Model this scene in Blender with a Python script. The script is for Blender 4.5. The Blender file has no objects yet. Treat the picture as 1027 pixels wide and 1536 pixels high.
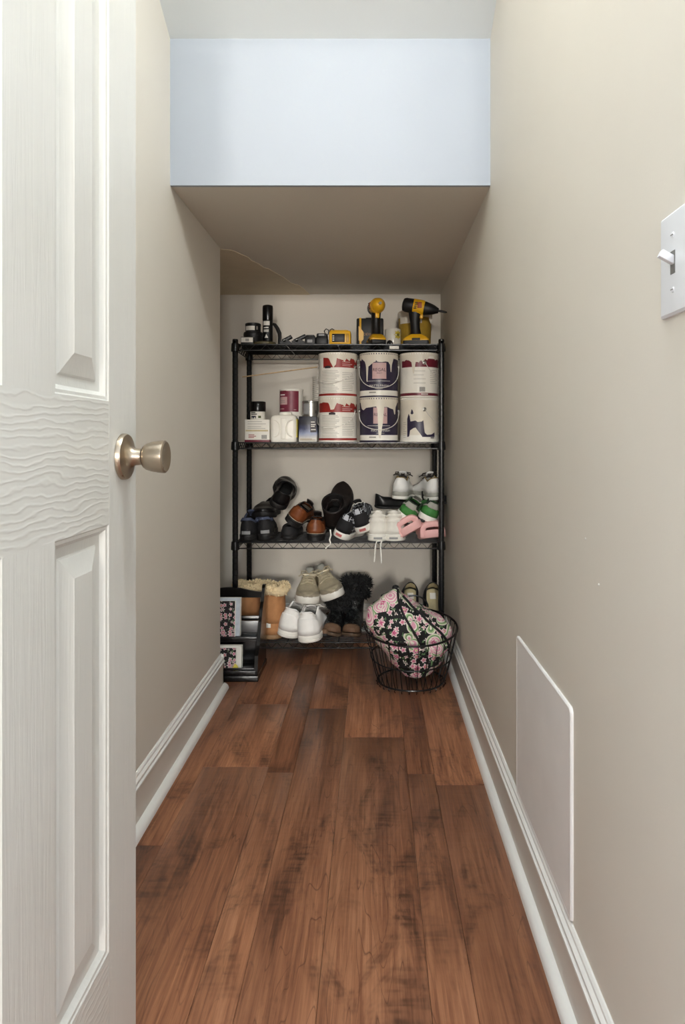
import bpy, bmesh, math, random
from mathutils import Vector, Matrix, Euler
random.seed(7)
PI = math.pi
sc = bpy.context.scene
C = sc.collection
# ------------------------------------------------------------------ camera
F, VX, VY, EYE = 1020.0, 560.0, 661.0, 0.945      # focal length in px, vanishing point, eye height
cd = bpy.data.cameras.new('camera'); cam = bpy.data.objects.new('camera', cd); C.objects.link(cam)
cam.location = (0, 0, EYE); cam.rotation_euler = (PI/2, 0, 0)
cd.sensor_fit = 'VERTICAL'; cd.sensor_height = 36; cd.lens = F*36/1536
cd.shift_x = -(VX-513.5)/1536; cd.shift_y = -(768-VY)/1536; cd.clip_start = 0.01
sc.camera = cam
def X(px, y): return (px-VX)*y/F
def Z(py, y): return EYE-(py-VY)*y/F
# ------------------------------------------------------------------ world and exposure
w = bpy.data.worlds.new('hall_daylight'); sc.world = w; w.use_nodes = True
bg = w.node_tree.nodes['Background']; bg.inputs[0].default_value = (0.86, 0.93, 1.0, 1); bg.inputs[1].default_value = 1.35
sc.view_settings.view_transform = 'Standard'; sc.view_settings.look = 'None'
sc.view_settings.gamma = 1; sc.view_settings.use_curve_mapping = False; sc.view_settings.exposure = 0.66
LAMP_W = 22.0      # closet bulb
FILL_W = 5200.0     # added fill lamps behind the camera

# ------------------------------------------------------------------ materials
def srgb(c):
    return tuple(((v/255)/12.92 if v/255 <= .04045 else ((v/255+.055)/1.055)**2.4) for v in c)+(1,)
class NT:
    def __init__(s, name):
        s.m = bpy.data.materials.new(name); s.m.use_nodes = True; s.t = s.m.node_tree
        s.b = s.t.nodes['Principled BSDF']
    def n(s, typ, **kw):
        nd = s.t.nodes.new(typ)
        for k, v in kw.items():
            if k.startswith('i_'):
                key = k[2:]; key = int(key) if key.isdigit() else key.replace('_', ' ')
                s.set(nd.inputs[key], v)
            else: setattr(nd, k, v)
        return nd
    def set(s, sock, v):
        if hasattr(v, 'is_output') or hasattr(v, 'links') and not isinstance(v, (int, float, tuple)): s.t.links.new(v, sock)
        else: sock.default_value = v
    def math(s, op, a, b=0.0, c=None):
        nd = s.n('ShaderNodeMath', operation=op); s.set(nd.inputs[0], a); s.set(nd.inputs[1], b)
        if c is not None: s.set(nd.inputs[2], c)
        return nd.outputs[0]
    def ramp(s, fac, stops, interp='LINEAR'):
        nd = s.n('ShaderNodeValToRGB'); s.set(nd.inputs[0], fac); r = nd.color_ramp; r.interpolation = interp
        while len(r.elements) < len(stops): r.elements.new(0.5)
        for e, (p, c) in zip(r.elements, stops): e.position = p; e.color = c
        return nd.outputs[0]
    def mix(s, fac, a, b, mode='MIX'):
        nd = s.n('ShaderNodeMix', data_type='RGBA', blend_type=mode)
        s.set(nd.inputs[0], fac); s.set(nd.inputs[6], a); s.set(nd.inputs[7], b); return nd.outputs[2]
    def obj(s, scale=(1, 1, 1)):
        tc = s.n('ShaderNodeTexCoord'); mp = s.n('ShaderNodeMapping'); s.t.links.new(tc.outputs['Object'], mp.inputs[0])
        mp.inputs['Scale'].default_value = scale; return mp.outputs[0]
    def noise(s, vec, scale, detail=3, rough=.5, dist=0):
        nd = s.n('ShaderNodeTexNoise'); s.t.links.new(vec, nd.inputs['Vector']); nd.inputs['Scale'].default_value = scale
        nd.inputs['Detail'].default_value = detail; nd.inputs['Roughness'].default_value = rough; nd.inputs['Distortion'].default_value = dist
        return nd.outputs['Fac']
    def bump(s, h, strength=.2, dist=.01):
        nd = s.n('ShaderNodeBump'); s.t.links.new(h, nd.inputs['Height']); nd.inputs['Strength'].default_value = strength
        nd.inputs['Distance'].default_value = dist; s.t.links.new(nd.outputs[0], s.b.inputs['Normal'])
MATS = {}
def mat(name, rgb, rough=.5, metal=0., var=.12, scale=40, bump=.0, bscale=200, spec=.5):
    """simple procedural material: colour with a little noise variation, optional fine relief"""
    if name in MATS: return MATS[name]
    k = NT(name); v = k.obj(); c = srgb(rgb)
    dark = tuple(x*(1-var) for x in c[:3])+(1,); lite = tuple(min(1, x*(1+var)) for x in c[:3])+(1,)
    k.t.links.new(k.ramp(k.noise(v, scale), [(.3, dark), (.7, lite)]), k.b.inputs['Base Color'])
    k.b.inputs['Roughness'].default_value = rough; k.b.inputs['Metallic'].default_value = metal
    k.b.inputs['Specular IOR Level'].default_value = spec
    if bump: k.bump(k.noise(v, bscale, 2), bump, .002)
    MATS[name] = k.m; return k.m

WALL = mat('beige_wall_paint', (222, 215, 203), .62, var=.015, scale=3, bump=.06, bscale=260)
CEIL = mat('white_ceiling_paint', (222, 227, 229), .7, var=.012, scale=3, bump=.05, bscale=260)
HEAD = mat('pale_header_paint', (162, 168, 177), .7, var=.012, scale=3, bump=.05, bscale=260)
TRIM = mat('white_trim_gloss', (238, 236, 231), .28, var=.012, scale=6)
BASEFLAT = mat('greige_base_paint', (218, 211, 201), .4, var=.015, scale=6)
BLACKM = mat('black_powder_coat', (18, 19, 21), .27, .0, var=.2, scale=60)
BLACKW = mat('black_painted_wood', (14, 13, 13), .22, var=.2, scale=30)
def door_mat(name, vertical):
    k = NT(name); v = k.obj((60, 60, 2.2) if vertical else (60, 1.6, 34))
    nn = k.noise(v, 1.0, 4, .55, 1.2 if vertical else 1.6)
    wv = k.math('SINE', k.math('MULTIPLY', nn, 26.0))
    if not vertical:      # horizontal wavy lines about a centimetre apart
        tc = k.n('ShaderNodeTexCoord'); sp = k.n('ShaderNodeSeparateXYZ'); k.t.links.new(tc.outputs['Object'], sp.inputs[0])
        wob = k.noise(k.obj((6, 9, 26)), 1.0, 3, .5)
        wv = k.math('POWER', k.math('MULTIPLY_ADD', k.math('SINE', k.math('ADD', k.math('MULTIPLY', sp.outputs[2], 690.0), k.math('MULTIPLY', wob, 26.0))), .5, .5), 3.0)
    k.b.inputs['Base Color'].default_value = srgb((208, 207, 201)); k.b.inputs['Roughness'].default_value = .36
    k.t.links.new(k.ramp(k.noise(k.obj(), 5), [(.3, srgb((205, 204, 198))), (.7, srgb((210, 209, 204)))]), k.b.inputs['Base Color'])
    k.bump(wv, .08 if vertical else .25, .0012); MATS[name] = k.m; return k.m
DOORV, DOORH = door_mat('moulded_door_vertical_grain', True), door_mat('moulded_door_horizontal_grain', False)
def wood_floor():
    k = NT('hand_scraped_hickory')
    oi = k.n('ShaderNodeObjectInfo'); tc = k.n('ShaderNodeTexCoord')
    off = k.n('ShaderNodeVectorMath', operation='MULTIPLY_ADD')
    comb = k.n('ShaderNodeCombineXYZ'); 
    for i in range(3): k.t.links.new(oi.outputs['Random'], comb.inputs[i])
    k.t.links.new(comb.outputs[0], off.inputs[0]); off.inputs[1].default_value = (13.7, 29.1, 7.3)
    k.t.links.new(tc.outputs['Object'], off.inputs[2])
    def mp(s):
        m = k.n('ShaderNodeMapping'); k.t.links.new(off.outputs[0], m.inputs[0]); m.inputs['Scale'].default_value = s; return m.outputs[0]
    fine = k.noise(mp((150, 4.5, 20)), 1.0, 6, .65, .5)
    broad = k.noise(mp((16, 1.3, 5)), 1.0, 4, .6, 1.0)
    patch = k.noise(mp((9, 3.4, 5)), 1.0, 5, .7, .6)
    cath = k.noise(mp((13, 1.15, 5)), 1.0, 2, .45, .35)
    rings = k.math('POWER', k.math('ABSOLUTE', k.math('SINE', k.math('MULTIPLY', cath, 52.0))), .5)
    g = k.math('ADD', k.math('MULTIPLY', fine, .5), k.math('MULTIPLY', broad, .5))
    col = k.ramp(g, [(.34, srgb((88, 55, 41))), (.45, srgb((130, 85, 61))), (.55, srgb((155, 106, 77))), (.68, srgb((181, 131, 98)))])
    ringm = k.math('MULTIPLY', k.ramp(rings, [(.0, (1, 1, 1, 1)), (.38, (0, 0, 0, 1))]), k.ramp(k.noise(mp((5, .8, 3)), 1.0, 2), [(.40, (0, 0, 0, 1)), (.56, (.8, .8, .8, 1))]))
    col = k.mix(ringm, col, srgb((66, 34, 23)))
    dk = k.ramp(patch, [(.51, (0, 0, 0, 1)), (.67, (1, 1, 1, 1))])
    chat = k.math('MULTIPLY_ADD', k.math('SINE', k.math('MULTIPLY', k.noise(mp((6, 40, 4)), 1.0, 2, .5), 22.0)), .18, .62)
    col = k.mix(k.math('MULTIPLY', dk, chat), col, srgb((50, 27, 21)))
    tint = k.ramp(oi.outputs['Random'], [(0, (.70, .66, .64, 1)), (.45, (.96, .94, .92, 1)), (1, (1.1, 1.08, 1.04, 1))])
    col = k.mix(1.0, col, tint, 'MULTIPLY')
    k.t.links.new(col, k.b.inputs['Base Color'])
    k.t.links.new(k.math('MULTIPLY_ADD', fine, .2, .26), k.b.inputs['Roughness'])
    h = k.math('ADD', k.math('MULTIPLY', fine, .4), k.math('MULTIPLY', k.noise(mp((10, 40, 5)), 1.0, 2), .6))
    k.bump(h, .22, .004); return k.m
FLOOR = wood_floor()

# ------------------------------------------------------------------ mesh helpers
class MB:
    def __init__(s): s.v = []; s.f = []
    def add(s, vs, fs):
        o = len(s.v); s.v += [tuple(p) for p in vs]; s.f += [tuple(i+o for i in f) for f in fs]; return s
    def box(s, lo, hi, bev=0.0, M=None):
        (a, b, c), (d, e, f) = lo, hi
        if bev <= 0:
            vs = [(a,b,c),(d,b,c),(d,e,c),(a,e,c),(a,b,f),(d,b,f),(d,e,f),(a,e,f)]
            fs = [(0,3,2,1),(4,5,6,7),(0,1,5,4),(1,2,6,5),(2,3,7,6),(3,0,4,7)]
        else:
            bm = bmesh.new(); bmesh.ops.create_cube(bm, size=1)
            for v in bm.verts: v.co = Vector(((a+d)/2+v.co.x*(d-a), (b+e)/2+v.co.y*(e-b), (c+f)/2+v.co.z*(f-c)))
            bmesh.ops.bevel(bm, geom=bm.edges[:], offset=min(bev, .45*min(d-a, e-b, f-c)), segments=2, profile=.5, affect='EDGES')
            bm.verts.index_update(); vs = [v.co.copy() for v in bm.verts]; fs = [[v.index for v in q.verts] for q in bm.faces]; bm.free()
        if M is not None: vs = [M @ Vector(p) for p in vs]
        return s.add(vs, fs)
    def tube(s, pts, r, n=6, closed=False, cap=True):
        pts = [Vector(p) for p in pts]; m = len(pts); vs = []; fs = []; up = None
        for i, p in enumerate(pts):
            a = pts[(i-1) % m] if (closed or i > 0) else p; b = pts[(i+1) % m] if (closed or i < m-1) else p
            d = (b-a).normalized()
            if up is None:
                up = Vector((0, 0, 1)) if abs(d.z) < .9 else Vector((1, 0, 0))
            u = (up-d*up.dot(d)); u = u.normalized() if u.length > 1e-6 else d.orthogonal().normalized(); up = u; v = d.cross(u)
            rr = r[i] if isinstance(r, (list, tuple)) else r
            vs += [p+(u*math.cos(2*PI*j/n)+v*math.sin(2*PI*j/n))*rr for j in range(n)]
        for i in range(m if closed else m-1):
            for j in range(n):
                k = (i+1) % m; fs.append((i*n+j, k*n+j, k*n+(j+1) % n, i*n+(j+1) % n))
        if cap and not closed: fs += [tuple(range(n)), tuple((m-1)*n+j for j in range(n-1, -1, -1))]
        return s.add(vs, fs)
    def lathe(s, prof, n=24, M=None, sx=1, sy=1):
        """prof: list of (r,z), spun about z"""
        vs = []; fs = []
        for r, z in prof:
            vs += [Vector((r*math.cos(2*PI*j/n)*sx, r*math.sin(2*PI*j/n)*sy, z)) for j in range(n)]
        for i in range(len(prof)-1):
            for j in range(n): fs.append((i*n+j, i*n+(j+1) % n, (i+1)*n+(j+1) % n, (i+1)*n+j))
        fs.append(tuple(range(n-1, -1, -1))); q = (len(prof)-1)*n; fs.append(tuple(q+j for j in range(n)))
        if M is not None: vs = [M @ p for p in vs]
        return s.add(vs, fs)
    def loft(s, rings, closed=True, caps=True):
        n = len(rings[0]); vs = [p for r in rings for p in r]; fs = []
        for i in range(len(rings)-1):
            for j in range(n if closed else n-1): fs.append((i*n+j, i*n+(j+1) % n, (i+1)*n+(j+1) % n, (i+1)*n+j))
        if caps and closed: fs += [tuple(range(n-1, -1, -1)), tuple((len(rings)-1)*n+j for j in range(n))]
        return s.add(vs, fs)
    def prism(s, poly, lo, hi, axis='x', bev=0):
        """poly 2D extruded along axis. axis x: poly=(y,z); y: (x,z); z: (x,y)"""
        def P(p, t): return {'x': (t, p[0], p[1]), 'y': (p[0], t, p[1]), 'z': (p[0], p[1], t)}[axis]
        n = len(poly); return s.add([P(p, lo) for p in poly]+[P(p, hi) for p in poly],
            [tuple(range(n)), tuple(range(2*n-1, n-1, -1))]+[(i, (i+1) % n, n+(i+1) % n, n+i) for i in range(n)])
    def mesh(s, merge=0.0, tri=False):
        bm = bmesh.new(); vv = [bm.verts.new(p) for p in s.v]
        for f in s.f:
            if len(set(f)) >= 3:
                try: bm.faces.new([vv[i] for i in f])
                except ValueError: pass
        if merge: 
            bmesh.ops.remove_doubles(bm, verts=bm.verts[:], dist=merge)
        bmesh.ops.recalc_face_normals(bm, faces=bm.faces[:])
        if tri: bmesh.ops.triangulate(bm, faces=bm.faces[:])
        me = bpy.data.meshes.new('mesh'); bm.to_mesh(me); bm.free(); return me
    def build(s, name, m, parent=None, smooth=True, merge=0.0, loc=None, rot=None, ang=40, mods=()):
        me = s.mesh(merge); me.name = name; me.materials.append(m)
        if smooth:
            me.polygons.foreach_set('use_smooth', [True]*len(me.polygons))
            me.set_sharp_from_angle(angle=math.radians(ang))
        o = bpy.data.objects.new(name, me); C.objects.link(o)
        if parent is not None: o.parent = parent
        if loc: o.location = loc
        if rot: o.rotation_euler = rot
        for typ, kw in mods:
            md = o.modifiers.new(typ.lower(), typ)
            for k_, v_ in kw.items(): setattr(md, k_, v_)
        return o
def tag(o, label, cat, group=None):
    o['label'] = label; o['category'] = cat
    if group: o['group'] = group
    return o
def thing(name, label, cat, loc=(0, 0, 0), rot=(0, 0, 0), group=None):
    o = bpy.data.objects.new(name, None); o.empty_display_size = .05; C.objects.link(o)
    o.location = loc; o.rotation_euler = rot; return tag(o, label, cat, group)
def struct(o, label=None):
    o['kind'] = 'structure'
    if label: o['label'] = label
    return o
def settle(o, z, y=None):
    """put the thing's lowest point on height z"""
    bpy.context.view_layer.update()
    lo = 9
    def rec(q):
        nonlocal lo
        if q.type == 'MESH':
            M = q.matrix_world
            for v in q.data.vertices: lo = min(lo, (M @ v.co).z)
        for c in q.children: rec(c)
    rec(o); o.location.z += z-lo; return o
def interp(keys, t):
    if t <= keys[0][0]: return keys[0][1]
    for (a, x), (b, y) in zip(keys, keys[1:]):
        if t <= b:
            u = (t-a)/(b-a); u = u*u*(3-2*u); return x+(y-x)*u
    return keys[-1][1]
def lin(keys, t):
    if t <= keys[0][0]: return keys[0][1]
    for (a, x), (b, y) in zip(keys, keys[1:]):
        if t <= b: return x+(y-x)*(t-a)/(b-a)
    return keys[-1][1]
def text_geo(txt, size):
    cu = bpy.data.curves.new('t', 'FONT'); cu.body = txt; cu.size = size; cu.align_x = 'CENTER'; cu.align_y = 'CENTER'; cu.resolution_u = 2
    ob = bpy.data.objects.new('t', cu); C.objects.link(ob)
    me = bpy.data.meshes.new_from_object(ob.evaluated_get(bpy.context.evaluated_depsgraph_get()))
    vs = [v.co.copy() for v in me.vertices]; fs = [tuple(p.vertices) for p in me.polygons]
    bpy.data.objects.remove(ob); bpy.data.curves.remove(cu); bpy.data.meshes.remove(me); return vs, fs

# ------------------------------------------------------------------ the room
LX, RX, LEND, BACK, HDR, SOF, CZ = -.583, .335, 2.585, 3.40, 1.95, 1.677, 2.098
struct(MB().box((-1.6, -7.6, -.08), (1.4, 3.6, -.012)).build('floor', mat('dark_subfloor', (24, 14, 10), .8), smooth=False))
fl = bpy.data.objects['floor']
cols = []; x = -.494-.40; wd = [.190, .076, .134]; i = 0
x = -.494-.400*2
while x < .75:
    cols.append((x, x+wd[i % 3])); x += wd[i % 3]; i += 1
joints = {-.494: [-.5, .62, 1.971, 2.44, 3.3], -.304: [-.3, .9, 1.9375, 2.873], -.228: [-.7, .55, 2.40, 3.31], -.094: [-.2, .7, 2.167, 3.12],
          .096: [-.5, .8, 1.928, 2.95], .172: [.3, 1.866, 3.0], .306: [.0, 1.273, 2.55]}
for a, b in cols:
    js = next((v for k_, v in joints.items() if abs(k_-a) < .012), None)
    if js is None:
        if abs(b+.494) < .012: js = [-.2, 1.588, 2.7]
        else: js = [random.uniform(-.8, 0), random.uniform(.6, 1.3), random.uniform(1.9, 2.4)]
    ys = [-7.6, -5.4, -3.2, -1.4]+js+[3.6]
    for y0, y1 in zip(ys, ys[1:]):
        g = .0002
        pl = MB().box((a+g, y0+g, -.013), (b-g, y1-g, 0.0), .0011).build('plank', FLOOR, fl, ang=30)
# walls
struct(MB().box((LX-.115, .355, 0), (LX, LEND, 3.05)).build('wall_left', WALL, smooth=False))
struct(MB().box((RX, .355, 0), (RX+.115, BACK+.1, 3.05)).build('wall_right', WALL, smooth=False))
struct(MB().box((-1.06, BACK, 0), (RX+.115, BACK+.1, 2.2)).build('wall_back', WALL, smooth=False))
struct(MB().box((-1.06, LEND-.115, 0), (-.95, BACK+.05, 2.2)).build('wall_alcove', WALL, smooth=False))
struct(MB().box((-1.0, LEND-.115, 0), (LX-.1, LEND, 2.2)).build('wall_return', WALL, smooth=False))
struct(MB().box((LX-.05, HDR, SOF), (RX+.05, HDR+.012, 2.2)).build('wall_header', HEAD, smooth=False))
SLOPE = .5            # underside of the stairs rises towards the doorway
def CEILZ(y): return CZ+SLOPE*(HDR-y)
struct(MB().prism([(.3, CEILZ(.3)), (HDR+.02, CEILZ(HDR+.02)), (HDR+.02, CEILZ(HDR)+.15), (.3, CEILZ(.3)+.12)], LX-.1, RX+.1, 'x').build('ceiling', CEIL, smooth=False))
so = struct(MB().box((-1.05, HDR+.012, SOF), (RX+.1, BACK+.05, SOF+.1)).build('ceiling_soffit', WALL, smooth=False))
# front wall around the doorway (behind the lens)
fw = MB(); fw.box((-1.6, .24, 0), (-.415, .355, 3.1)); fw.box((.32, .24, 0), (1.4, .355, 3.1)); fw.box((-.415, .24, 2.05), (.32, .355, 3.1))
struct(fw.build('wall_front', WALL, smooth=False))
tr = MB()
for a, b in ((-.415, -.402), (.307, .32)): tr.box((a, .236, 0), (b, .359, 2.05))
tr.box((-.402, .236, 2.037), (.307, .359, 2.05)); tr.box((-.475, .222, 0), (-.408, .2395, 2.11), .004); tr.box((.313, .222, 0), (.38, .2395, 2.11), .004); tr.box((-.475, .222, 2.043), (.38, .2395, 2.11), .004)
struct(tr.build('trim_1', TRIM))
# thin, paler, yellower patch with a jagged edge on the soffit
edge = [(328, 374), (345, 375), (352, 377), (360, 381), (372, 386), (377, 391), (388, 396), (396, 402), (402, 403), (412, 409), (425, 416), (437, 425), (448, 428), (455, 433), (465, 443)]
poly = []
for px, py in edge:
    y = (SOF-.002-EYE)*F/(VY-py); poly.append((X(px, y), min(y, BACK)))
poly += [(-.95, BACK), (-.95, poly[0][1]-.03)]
struct(MB().prism(poly, SOF-.0025, SOF, 'z').build('soffit_patch', mat('pale_patch', (232, 218, 192), .75, var=.03, scale=14, bump=.2, bscale=120), so, smooth=False))
# baseboards with cap moulding and shoe
def baseboard(name, p0, p1, nrm):
    """p0-p1 along the wall foot, nrm points into the room"""
    p0, p1, nrm = Vector(p0), Vector(p1), Vector(nrm)
    def sweep(prof, nm, m, par):
        rings = [[p+nrm*a+Vector((0, 0, b)) for a, b in prof] for p in (p0, p1)]
        return MB().loft(rings).build(nm, m, par, ang=35)
    root = struct(sweep([(0, .0), (.012, 0), (.012, .098), (0, .098)], name, BASEFLAT, None))
    sweep([(0, .098), (.0125, .098), (.0155, .102), (.0155, .107), (.011, .110), (.0125, .114), (.0125, .119), (.007, .124), (.0065, .129), (.003, .133), (0, .133)], 'cap_moulding', TRIM, root)
    sh = [(.012, 0), (.031, 0)]+[(.012+.019*math.cos(t), .021*math.sin(t)) for t in [PI/2*j/6 for j in range(1, 6)]]+[(.012, .021)]
    sweep(sh, 'shoe_moulding', TRIM, root)
baseboard('baseboard_left', (LX, .36, 0), (LX, LEND+.012, 0), (1, 0, 0))
baseboard('baseboard_right', (RX, .36, 0), (RX, BACK, 0), (-1, 0, 0))
baseboard('baseboard_back', (-.95, BACK, 0), (RX-.03, BACK, 0), (0, -1, 0))
baseboard('baseboard_return', (LX+.012, LEND, 0), (-.95, LEND, 0), (0, 1, 0))
# nail marks on the right wall
wr = bpy.data.objects['wall_right']
for px, py in ((898, 877), (878, 808), (717, 735)):
    y = RX*F/(px-VX); MB().lathe([(.0022, 0), (.0016, .0012), (.0004, .0015)], 10, Matrix.Translation((RX, y, Z(py, y))) @ Matrix.Rotation(-PI/2, 4, 'Y')).build('nail_mark', mat('chipped_white', (225, 220, 212), .6), wr)
# access panel
ya, yb, za, zb = 1.139, 1.575, .134, .496
pts = []
for cx, cy, a0 in ((yb-.012, zb-.012, 0), (ya+.012, zb-.012, 90), (ya+.012, za+.012, 180), (yb-.012, za+.012, 270)):
    for j in range(5): a = math.radians(a0+j*22.5); pts.append((cx, cy, math.cos(a), math.sin(a)))
def ring(off, xx): return [Vector((xx, cx+c*(.012-off), cy+s_*(.012-off))) for cx, cy, c, s_ in pts]
ap = thing('access_panel', 'flat white plastic access panel fixed low on the beige wall', 'access panel', (RX, (ya+yb)/2, za))
def rel(rings): return [[p-Vector((RX, (ya+yb)/2, za)) for p in r] for r in rings]
MB().loft(rel([ring(0, RX), ring(0, RX-.003), ring(.0025, RX-.0052), ring(.006, RX-.0052), ring(.0075, RX-.0045)])).build('panel', mat('white_plastic', (242, 239, 236), .45, var=.03, scale=9), ap, ang=25)
# light switch
sy, sz = .747, .945+.196
sw = thing('light_switch', 'white toggle light switch plate on the beige wall', 'light switch', (RX, sy, sz))
PLW = mat('switch_white', (232, 233, 236), .3, var=.01)
MB().loft([[Vector((xx, sx_*(.035-o), sz_*(.057-o))) for sx_, sz_ in ((-1, -1), (1, -1), (1, 1), (-1, 1))] for xx, o in ((0, 0), (-.0035, 0), (-.0058, .0028), (-.0062, .006))]).build('plate', PLW, sw, ang=30)
MB().box((-.0068, -.0055, -.0125), (-.006, .0055, .0125)).build('slot', mat('switch_slot', (120, 118, 114), .5), sw, smooth=False)
MB().box((0, -.004, -.0045), (.019, .004, .0045), .0012, Matrix.Translation((-.004, 0, .001)) @ Matrix.Rotation(math.radians(180+28), 4, 'Y')).build('toggle', PLW, sw)
for zz in (.030, -.030):
    s_ = MB().lathe([(.0034, 0), (.003, .0012), (.0008, .0016)], 12, Matrix.Translation((-.0061, 0, zz)) @ Matrix.Rotation(-PI/2, 4, 'Y')).build('screw', PLW, sw)
    MB().box((-.0079, -.0028, zz-.0005), (-.0072, .0028, zz+.0005)).build('screw_slot', mat('switch_slot', (120, 118, 114), .5), s_, smooth=False)
# bare bulb in a porcelain holder on the sloping ceiling
ly = .68; lx = .19
def bulb_light(par, z_, watts, rad, col):
    ld = bpy.data.lights.new('bulb_light', 'POINT'); ld.energy = watts; ld.shadow_soft_size = rad; ld.color = col
    o = bpy.data.objects.new('bulb_light', ld); C.objects.link(o); o.parent = par; o.location = (0, 0, z_); return o
def glow(name, col, st):
    k = NT(name); k.b.inputs['Emission Color'].default_value = col; k.b.inputs['Emission Strength'].default_value = st; k.b.inputs['Base Color'].default_value = (.9, .9, .9, 1); return k.m
lamp = thing('ceiling_lamp', 'bare round bulb in white porcelain holder on the sloping ceiling', 'ceiling lamp', (lx, ly, CEILZ(ly)))
MB().lathe([(.055, .0), (.055, -.016), (.048, -.026), (.026, -.034), (.02, -.05)], 32).build('lampholder', TRIM, lamp)
MB().lathe([(.014, -.045), (.018, -.058), (.028, -.075), (.031, -.092), (.026, -.108), (.013, -.119), (.002, -.121)], 28).build('bulb', glow('bulb_glow', (.95, .975, 1, 1), 20), lamp)
bulb_light(lamp, -.165, LAMP_W, .035, (.86, .94, 1))
# unseen paper-globe fill lamps, added behind the camera to brighten the rack
GLOBE = glow('globe_glow', (1, .95, .88, 1), 6)
def fill_lamp(label, x, y, watts):
    hl = thing('fill_lamp', label, 'fill lamp', (x, y, 0), group='added fill lamps in the hall')
    MB().lathe([(.13, 0), (.13, .012), (.02, .022), (.012, .03)], 32).build('base', BLACKM, hl); MB().lathe([(.009, .02), (.009, 1.38)], 12).build('pole', BLACKM, hl)
    MB().lathe([(.03, 1.37)]+[(.26*math.sin(a), 1.63-.26*math.cos(a)) for a in [PI*j/16 for j in range(1, 16)]]+[(.02, 1.889)], 32).build('globe_shade', GLOBE, hl)
    bulb_light(hl, 1.63, watts, .28, (1, .95, .88))
fill_lamp('unseen added fill lamp with white paper globe facing the closet doorway', .2, -7.0, FILL_W)
fill_lamp('unseen added fill lamp with white paper globe at the side of the hall', 1.15, -6.6, FILL_W*.32)
# ------------------------------------------------------------------ the door
DX, DY0, DY1, DZ0, DZ1 = -.363, .40, 1.040, .012, 2.030
door = struct(thing('door_1', 'white moulded six-panel door standing open beside the closet wall', 'door', (DX, DY0, 0)))
del door['category']
def Y_(y): return y-DY0
cy_ = [(.507, .665), (.775, .933)]; rz = [(.243, .83), (.999, 1.62), (1.73, 1.925)]
T = .035
for a, b in ((DY0, .507), (.665, .775), (.933, DY1)):
    if a == .665:
        for z0, z1 in rz: MB().box((-T, Y_(a), z0), (0, Y_(b), z1)).build('stile', DOORV, door, smooth=False)
    else: MB().box((-T, Y_(a), DZ0), (0, Y_(b), DZ1), .0012).build('stile', DOORV, door, smooth=False)
for z0, z1 in ((DZ0, .243), (.83, .999), (1.62, 1.73), (1.925, DZ1)):
    MB().box((-T, Y_(.507), z0), (0, Y_(.933), z1)).build('rail', DOORH, door, smooth=False)
prof = [(0, 0), (.002, -.0015), (.006, -.0022), (.0085, -.005), (.012, -.0085), (.017, -.0095), (.024, -.0095), (.027, -.0075), (.050, -.0022), (.053, -.001), (.055, -.001)]
for a, b in cy_:
    for z0, z1 in rz:
        rings = [[Vector((d, yy, zz)) for yy, zz in ((Y_(a)+o, z0+o), (Y_(b)-o, z0+o), (Y_(b)-o, z1-o), (Y_(a)+o, z1-o))] for o, d in prof]
        back = [[Vector((-T-p.x, p.y, p.z)) for p in r] for r in rings]
        m = MB(); m.loft(list(reversed(back))+rings); m.build('door_panel', DOORV, door, ang=18)
STEEL = None
k = NT('brushed_nickel'); k.b.inputs['Metallic'].default_value = 1; k.b.inputs['Base Color'].default_value = srgb((176, 163, 146))
k.t.links.new(k.math('MULTIPLY_ADD', k.noise(k.obj((1, 1, 1)), 90, 2), .12, .24), k.b.inputs['Roughness']); k.b.inputs['Anisotropic'].default_value = .5; STEEL = k.m
kz, ky = Z(685, .985), 370.3/(560-184)
kn = MB().lathe([(.0335, 0), (.0335, .004), (.032, .007), (.024, .0085), (.0165, .012), (.0125, .018), (.0118, .028)], 40, Matrix.Rotation(PI/2, 4, 'Y')).build('door_knob', STEEL, door, loc=(0.0005, Y_(ky), kz))
MB().lathe([(.0118, .029), (.0165, .031), (.0195, .035), (.0215, .042), (.0232, .052), (.0238, .058), (.0236, .061), (.0215, .0628), (.019, .0622), (.002, .0595)], 40, Matrix.Rotation(PI/2, 4, 'Y')).build('knob_grip', STEEL, kn)
kb = MB().lathe([(.0335, 0), (.0335, .004), (.024, .0085), (.0125, .018), (.0118, .030), (.0195, .035), (.0235, .055), (.02, .062)], 30, Matrix.Rotation(-PI/2, 4, 'Y')).build('door_knob', STEEL, door, loc=(-T-.0005, Y_(ky), kz))
MB().box((-T/2-.0125, Y_(DY1)-.0005, kz-.028), (-T/2+.0125, Y_(DY1)+.0012, kz+.028)).build('latch_plate', STEEL, door, smooth=False)
for zz in (.25, 1.02, 1.80):
    MB().lathe([(.006, -.045), (.006, .045)], 12, Matrix.Translation((.004, -.003, zz))).build('hinge', STEEL, door)

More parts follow.
